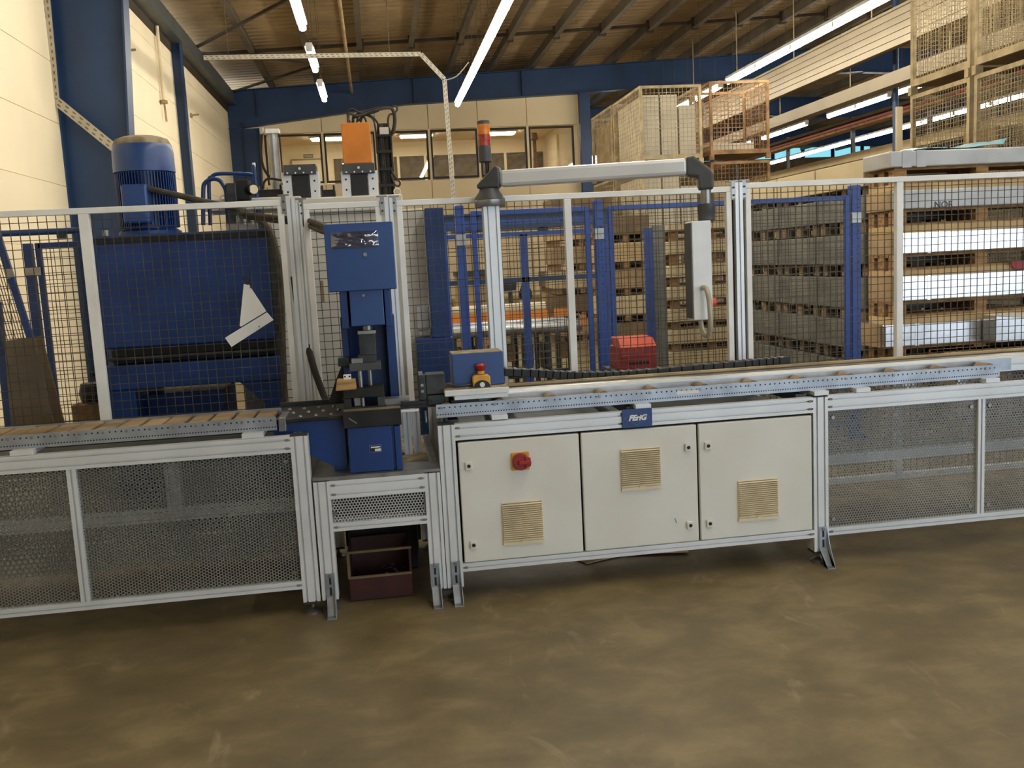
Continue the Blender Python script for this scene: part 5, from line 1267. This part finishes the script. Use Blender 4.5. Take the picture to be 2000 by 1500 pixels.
t = thing('grey_pillar', 'dark grey panel leaning between the blue gate and the end-on stack', 'panel', tuple(Vector((W(1290, 560, 7.5).x, 7.5, 0))))
obj('sheet', MB().box(W(1278, 560, 7.5).x, W(1302, 560, 7.5).x, 7.5, 7.6, 0, W(1290, 440, 7.5).z), 'mid_grey', t, bevel=.005)
obj('blue_post', MB().box(W(1262, 560, 7.4).x, W(1277, 560, 7.4).x, 7.4, 7.46, 0, W(1270, 445, 7.4).z), 'blue_fence', t)
# red plastic bin behind the fence
yb2 = 1.5
t = thing('red_bin', 'bright red ribbed plastic bin behind the guard mesh', 'bin', (W(1245, 720, yb2).x, yb2, .7))
r0, r1 = W(1213, 690, yb2).x, W(1282, 690, yb2).x; z0, z1, z2 = W(1247, 722, yb2).z, W(1247, 678, yb2).z, W(1247, 661, yb2).z
bo = obj('bin_body', MB().box(r0, r1, yb2, yb2+.3, z0, z1), 'red', t, bevel=.005)
obj('bin_hood', MB().slab([(r0-.004, yb2-.004, z1), (r1+.004, yb2-.004, z1), (r1-.002, yb2+.07, z2), (r0+.002, yb2+.07, z2)], (0, .2, 0)), 'red_box', t, bevel=.004)
obj('hand_slot', MB().box(r0+.05, r1-.05, yb2-.0012, yb2-.0002, z0+.035, z0+.052), 'ink', t)
for k in range(1, 5): obj('rib', MB().box(r0+(r1-r0)*k/5-.002, r0+(r1-r0)*k/5+.002, yb2-.003, yb2, z0, z1), 'red_box', t)
obj('bin_band', MB().box(r0, r1, yb2-.004, yb2, z0+.095, z0+.101), 'red_box', t)
obj('bin_stand', MB().box(r0-.05, r1+.05, yb2-.02, yb2+.34, z0-.03, z0-.001), 'steel_dark', t)
for x in (r0-.04, r1+.02):
    for y in (yb2, yb2+.3): obj('stand_leg', MB().box(x, x+.03, y, y+.03, 0, z0-.03), 'steel_dark', t)

# mesh cages ------------------------------------------------------------
def cage(label, x0, x1, y0, y1, z0, z1, m, group, fill=None, pitch=.08, wr=.004):
    t = thing('mesh_cage', label, 'cage', ((x0+x1)/2, (y0+y1)/2, z0), group); w = .05
    for x in (x0, x1-w):
        for y in (y0, y1-w):
            obj('corner_post', MB().box(x, x+w, y, y+w, z0+.1, z1), m, t); obj('foot', MB().box(x-.02, x+w+.02, y, y+w+.02, z0, z0+.1), m, t)
    for z, h in ((z0+.10, .08), (z1-.05, .05)):
        obj('rim', MB().box(x0+w, x1-w, y0, y0+.03, z, z+h), m, t); obj('rim', MB().box(x0+w, x1-w, y1-.03, y1, z, z+h), m, t)
        obj('rim', MB().box(x0, x0+.03, y0+w, y1-w, z, z+h), m, t); obj('rim', MB().box(x1-.03, x1, y0+w, y1-w, z, z+h), m, t)
    obj('floor_sheet', MB().box(x0+.03, x1-.03, y0+.03, y1-.03, z0+.10, z0+.12), 'kraft_dark', t)
    for nm, mb in (('front_mesh', wires(x0+w, x1-w, z0+.18, z1-.05, pitch, pitch, wr, y0+.01)), ('rear_mesh', wires(x0+w, x1-w, z0+.18, z1-.05, pitch, pitch, wr, y1-.03)),
                   ('side_mesh', wires(y0+w, y1-w, z0+.18, z1-.05, pitch, pitch, wr, x0+.01, 'x')), ('side_mesh', wires(y0+w, y1-w, z0+.18, z1-.05, pitch, pitch, wr, x1-.03, 'x'))):
        o = obj(nm, mb, m, t, fix=False); o['kind'] = 'stuff'
    return t
YK = 13.0
kx = [W(1251, 240, YK).x, W(1371, 240, YK).x, W(1387, 240, YK).x, W(1503, 240, YK).x]
zt3 = W(1310, 166, YK).z; tiers = [(zt3-1.46, zt3), (zt3-2.96, zt3-1.5), (0.0, zt3-3.0)]
tn = ['top', 'middle', 'bottom']
def load(label, x0, x1, y0, y1, z0, z1, m='box_white'):
    o = obj('panel_pack', MB().box(x0, x1, y0, y1, z0, z1), m, at=(x0, y0, z0), bevel=.006); return tag(o, label, 'panels', 'white panels packed in the cages')
for k, (z0, z1) in enumerate(tiers):
    cage('pale mesh cage, %s of the front left cage stack' % tn[k], kx[0], kx[1], YK, YK+2.0, z0, z1, 'cage', 'mesh cages in the far stack')
    n = 3
    for i in range(n):
        a = kx[0]+.07+(kx[1]-kx[0]-.14)*(i/n); b = a+(kx[1]-kx[0]-.14)/n-.03
        load('white panel pack %s inside the %s left cage' % (('at the left', 'in the middle', 'at the right')[i], tn[k]), a, b, YK+.08, YK+1.85, z0+.125, z1-.22+(.06, .06, -.15)[i])
    cage('rusty mesh cage, %s of the front right cage stack' % tn[k], kx[2], kx[3], YK, YK+1.2, z0+(.05 if k < 2 else 0), z1+.05, 'cage_rust', 'mesh cages in the far stack')
    if k == 0: load('low pale carton on the floor of the top right cage', kx[2]+.08, kx[2]+.9, YK+.08, YK+.9, z0+.18, z0+.36)
    else:
        load('pale panel stack inside the %s right cage' % tn[k], kx[2]+.07, kx[2]+.80, YK+.08, YK+1.1, z0+.18, z1-.30, 'box_beige'); load('white panel pack beside the stack in the %s right cage' % tn[k], kx[2]+.83, kx[3]-.07, YK+.08, YK+1.1, z0+.18, z1-.45)
    if k == 0 or 1:
        cage('pale mesh cage, %s of the rear left cage stack' % tn[k], kx[0]-.02, kx[1]-.02, YK+2.06, YK+3.9, z0, z1, 'cage', 'mesh cages in the far stack')
        load('brown panel pack inside the %s rear cage' % tn[k], kx[0]+.06, kx[1]-.1, YK+2.15, YK+3.8, z0+.125, z1-.25, 'kraft')
# tall cages over the silver stack, side towards the aisle
XC = 6.62
b_ = [(4.13, 5.22), (5.30, 6.46)]
nm = ['right', 'left']
for i, (y0, y1) in enumerate(b_):
    for k, (z0, z1) in enumerate(((2.10, 3.42), (3.42, 4.72), (.75, 2.08))):
        cage('pale empty mesh cage, %s in the %s stack above the silver packages' % (('middle', 'upper', 'lower')[k], nm[i]), XC, XC+.82, y0, y1, z0, z1, 'cage', 'mesh cages above the silver packages', pitch=.05, wr=.0022)
for i, (y0, y1) in enumerate(b_):
    load('flat pale board leaning in the %s middle cage' % nm[i], XC+.4, XC+.45, y0+.1, y0+.7, 2.25, 2.9, 'kraft')
    s_ = obj('cage_stand', MB().box(XC+.02, XC+.8, y0+.02, y1-.02, 0, .74), 'kraft_dark', at=(XC, y0, 0)); tag(s_, 'dark base under the %s cage stack behind the silver packages' % nm[i], 'base')
# ---------------------------------------------------------------- overhead and far right
t = thing('ribbed_duct', 'long pale ribbed ceiling panel hung along the hall at the right', 'ceiling panel', (8.6, 10, 4.8))
for k in range(5):
    z0 = 4.81+.114*k; obj('ribbed_board', MB().box(8.60, 8.66, 4, 24, z0+.004, z0+.110), 'duct', t, bevel=.004)
obj('top_edge', MB().box(8.57, 8.75, 4, 24, 5.38, 5.42), 'duct', t); obj('back_frame', MB().box(8.66, 8.75, 4, 24, 4.82, 5.38), 'kraft_dark', t)
for y in range(5, 24, 3): obj('hanger', MB().cyl((8.66, y, 5.42), (8.66, y, roof_z(8.66)+.003), .012, n=6), 'cage', t)
for y in range(6, 26, 3): obj('channel_hanger', MB().cyl((8.8, y, 4.5), (8.8, y, 5.38), .008, n=5), 'cage', t)
t = thing('cable_channel', 'pale cable channel hung below the ribbed ceiling panel', 'channel', (9.0, 10, 4.4))
obj('channel', MB().box(9.0, 9.25, 4, 26, 4.34, 4.40), 'duct', t); obj('channel_side', MB().box(9.0, 9.02, 4, 26, 4.40, 4.56), 'duct', t)
t = thing('steel_column', 'round dark grey steel column behind the mesh cages at the right', 'column', (W(1749, 220, 11.5).x, 11.5, 0))
xq = W(1749, 220, 11.5).x
obj('shaft', MB().cyl((xq, 11.5, 0), (xq, 11.5, roof_z(xq)-.3), .05, n=16), 'blue_steel', t, smooth=True); obj('head_plate', MB().box(xq-.12, xq+.12, 11.38, 11.62, roof_z(xq)-.3, roof_z(xq)-.27), 'blue_steel', t)
ob = thing('pale_upright', 'pale upright board behind the steel column', 'board', (W(1757, 260, 9).x, 9, 0)); x = W(1757, 260, 9).x
obj('board', MB().box(x-.04, x+.05, 9, 9.05, 0, W(1757, 208, 9).z), 'box_beige', ob)
obj('board_foot', MB().box(x-.1, x+.1, 8.9, 9.15, 0, .05), 'box_beige', ob)
# far store rack with long profiles
t = thing('profile_rack', 'long rack with pale profiles and a rusty red rail at the far right', 'rack', (10.6, 18, 0))
obj('lower_bundle', MB().box(10.5, 10.8, 9, 30, 3.47, 3.65), 'box_beige', t, bevel=.01)
obj('upper_bundle', MB().box(10.52, 10.8, 9, 30, 4.18, 4.30), 'cage_rust', t, bevel=.01)
obj('red_rail', MB().box(10.49, 10.52, 9, 30, 4.24, 4.29), 'red', t)
obj('top_bundle', MB().box(10.5, 10.8, 9, 30, 4.33, 4.40), 'duct', t, bevel=.01)
for y in (9.5, 12.4, 15.3, 18.6, 22, 25.5, 29): obj('rack_post', MB().box(10.60, 10.68, y, y+.06, 0, 4.45), 'charcoal', t)
for i, yy in enumerate((12.5, 15, 17.5)):
    t = thing('carton_block', ('tall block of pale cartons below the far rack, nearest', 'tall block of pale cartons below the far rack, middle', 'tall block of pale cartons below the far rack, farthest')[i], 'cartons', (9.4, yy, 0))
    for k in range(5): obj('carton', MB().box(9.4+.02*(k % 2), 10.3, yy, yy+2.2, .62*k, .62*k+.60), ('kraft', 'box_beige', 'kraft_dark')[(k+i) % 3], t, bevel=.01)
# pallets and cartons far behind the conveyor
for i, (px, Y_, w_, lv, l) in enumerate(((1108, 15.5, .9, 3, 'brown pallet stack behind the conveyor under the office'), (1140, 14.0, 1.2, 6, 'pallet stack with pale cartons left of the far cages'), (1225, 12.0, .9, 5, 'brown crate stack right of the middle blue post'))):
    x = W(px, 560, Y_).x; t = thing('pallet_stack', l, 'pallets', (x, Y_, 0))
    for k in range(lv):
        z = .48*k; obj('crate', MB().box(x-w_/2+.02*(k % 2), x+w_/2, Y_, Y_+1.0, z+.12, z+.46), ('kraft', 'cardtan', 'kraft_dark', 'box_beige')[(k+i) % 4], t, bevel=.008)
        for e in (-.45, -.05, .35): obj('pallet_block', MB().box(x+e*w_, x+e*w_+.1, Y_+.02, Y_+.95, z+.0, z+.12), 'pallet', t)
t = thing('brown_wall_boards', 'brown wooden boards stacked along the far wall behind the conveyor', 'boards', (W(950, 580, 17).x, 17, 0))
for k in range(4): a, b = W(885, 580, 17).x, W(1120, 580, 17).x; obj('board', MB().box(a+.1*(k % 3), b-.12*(k % 2), 17+.02*k, 17.6, .22*k, .22*k+.205), ('kraft', 'cardtan', 'pallet')[k % 3], t)
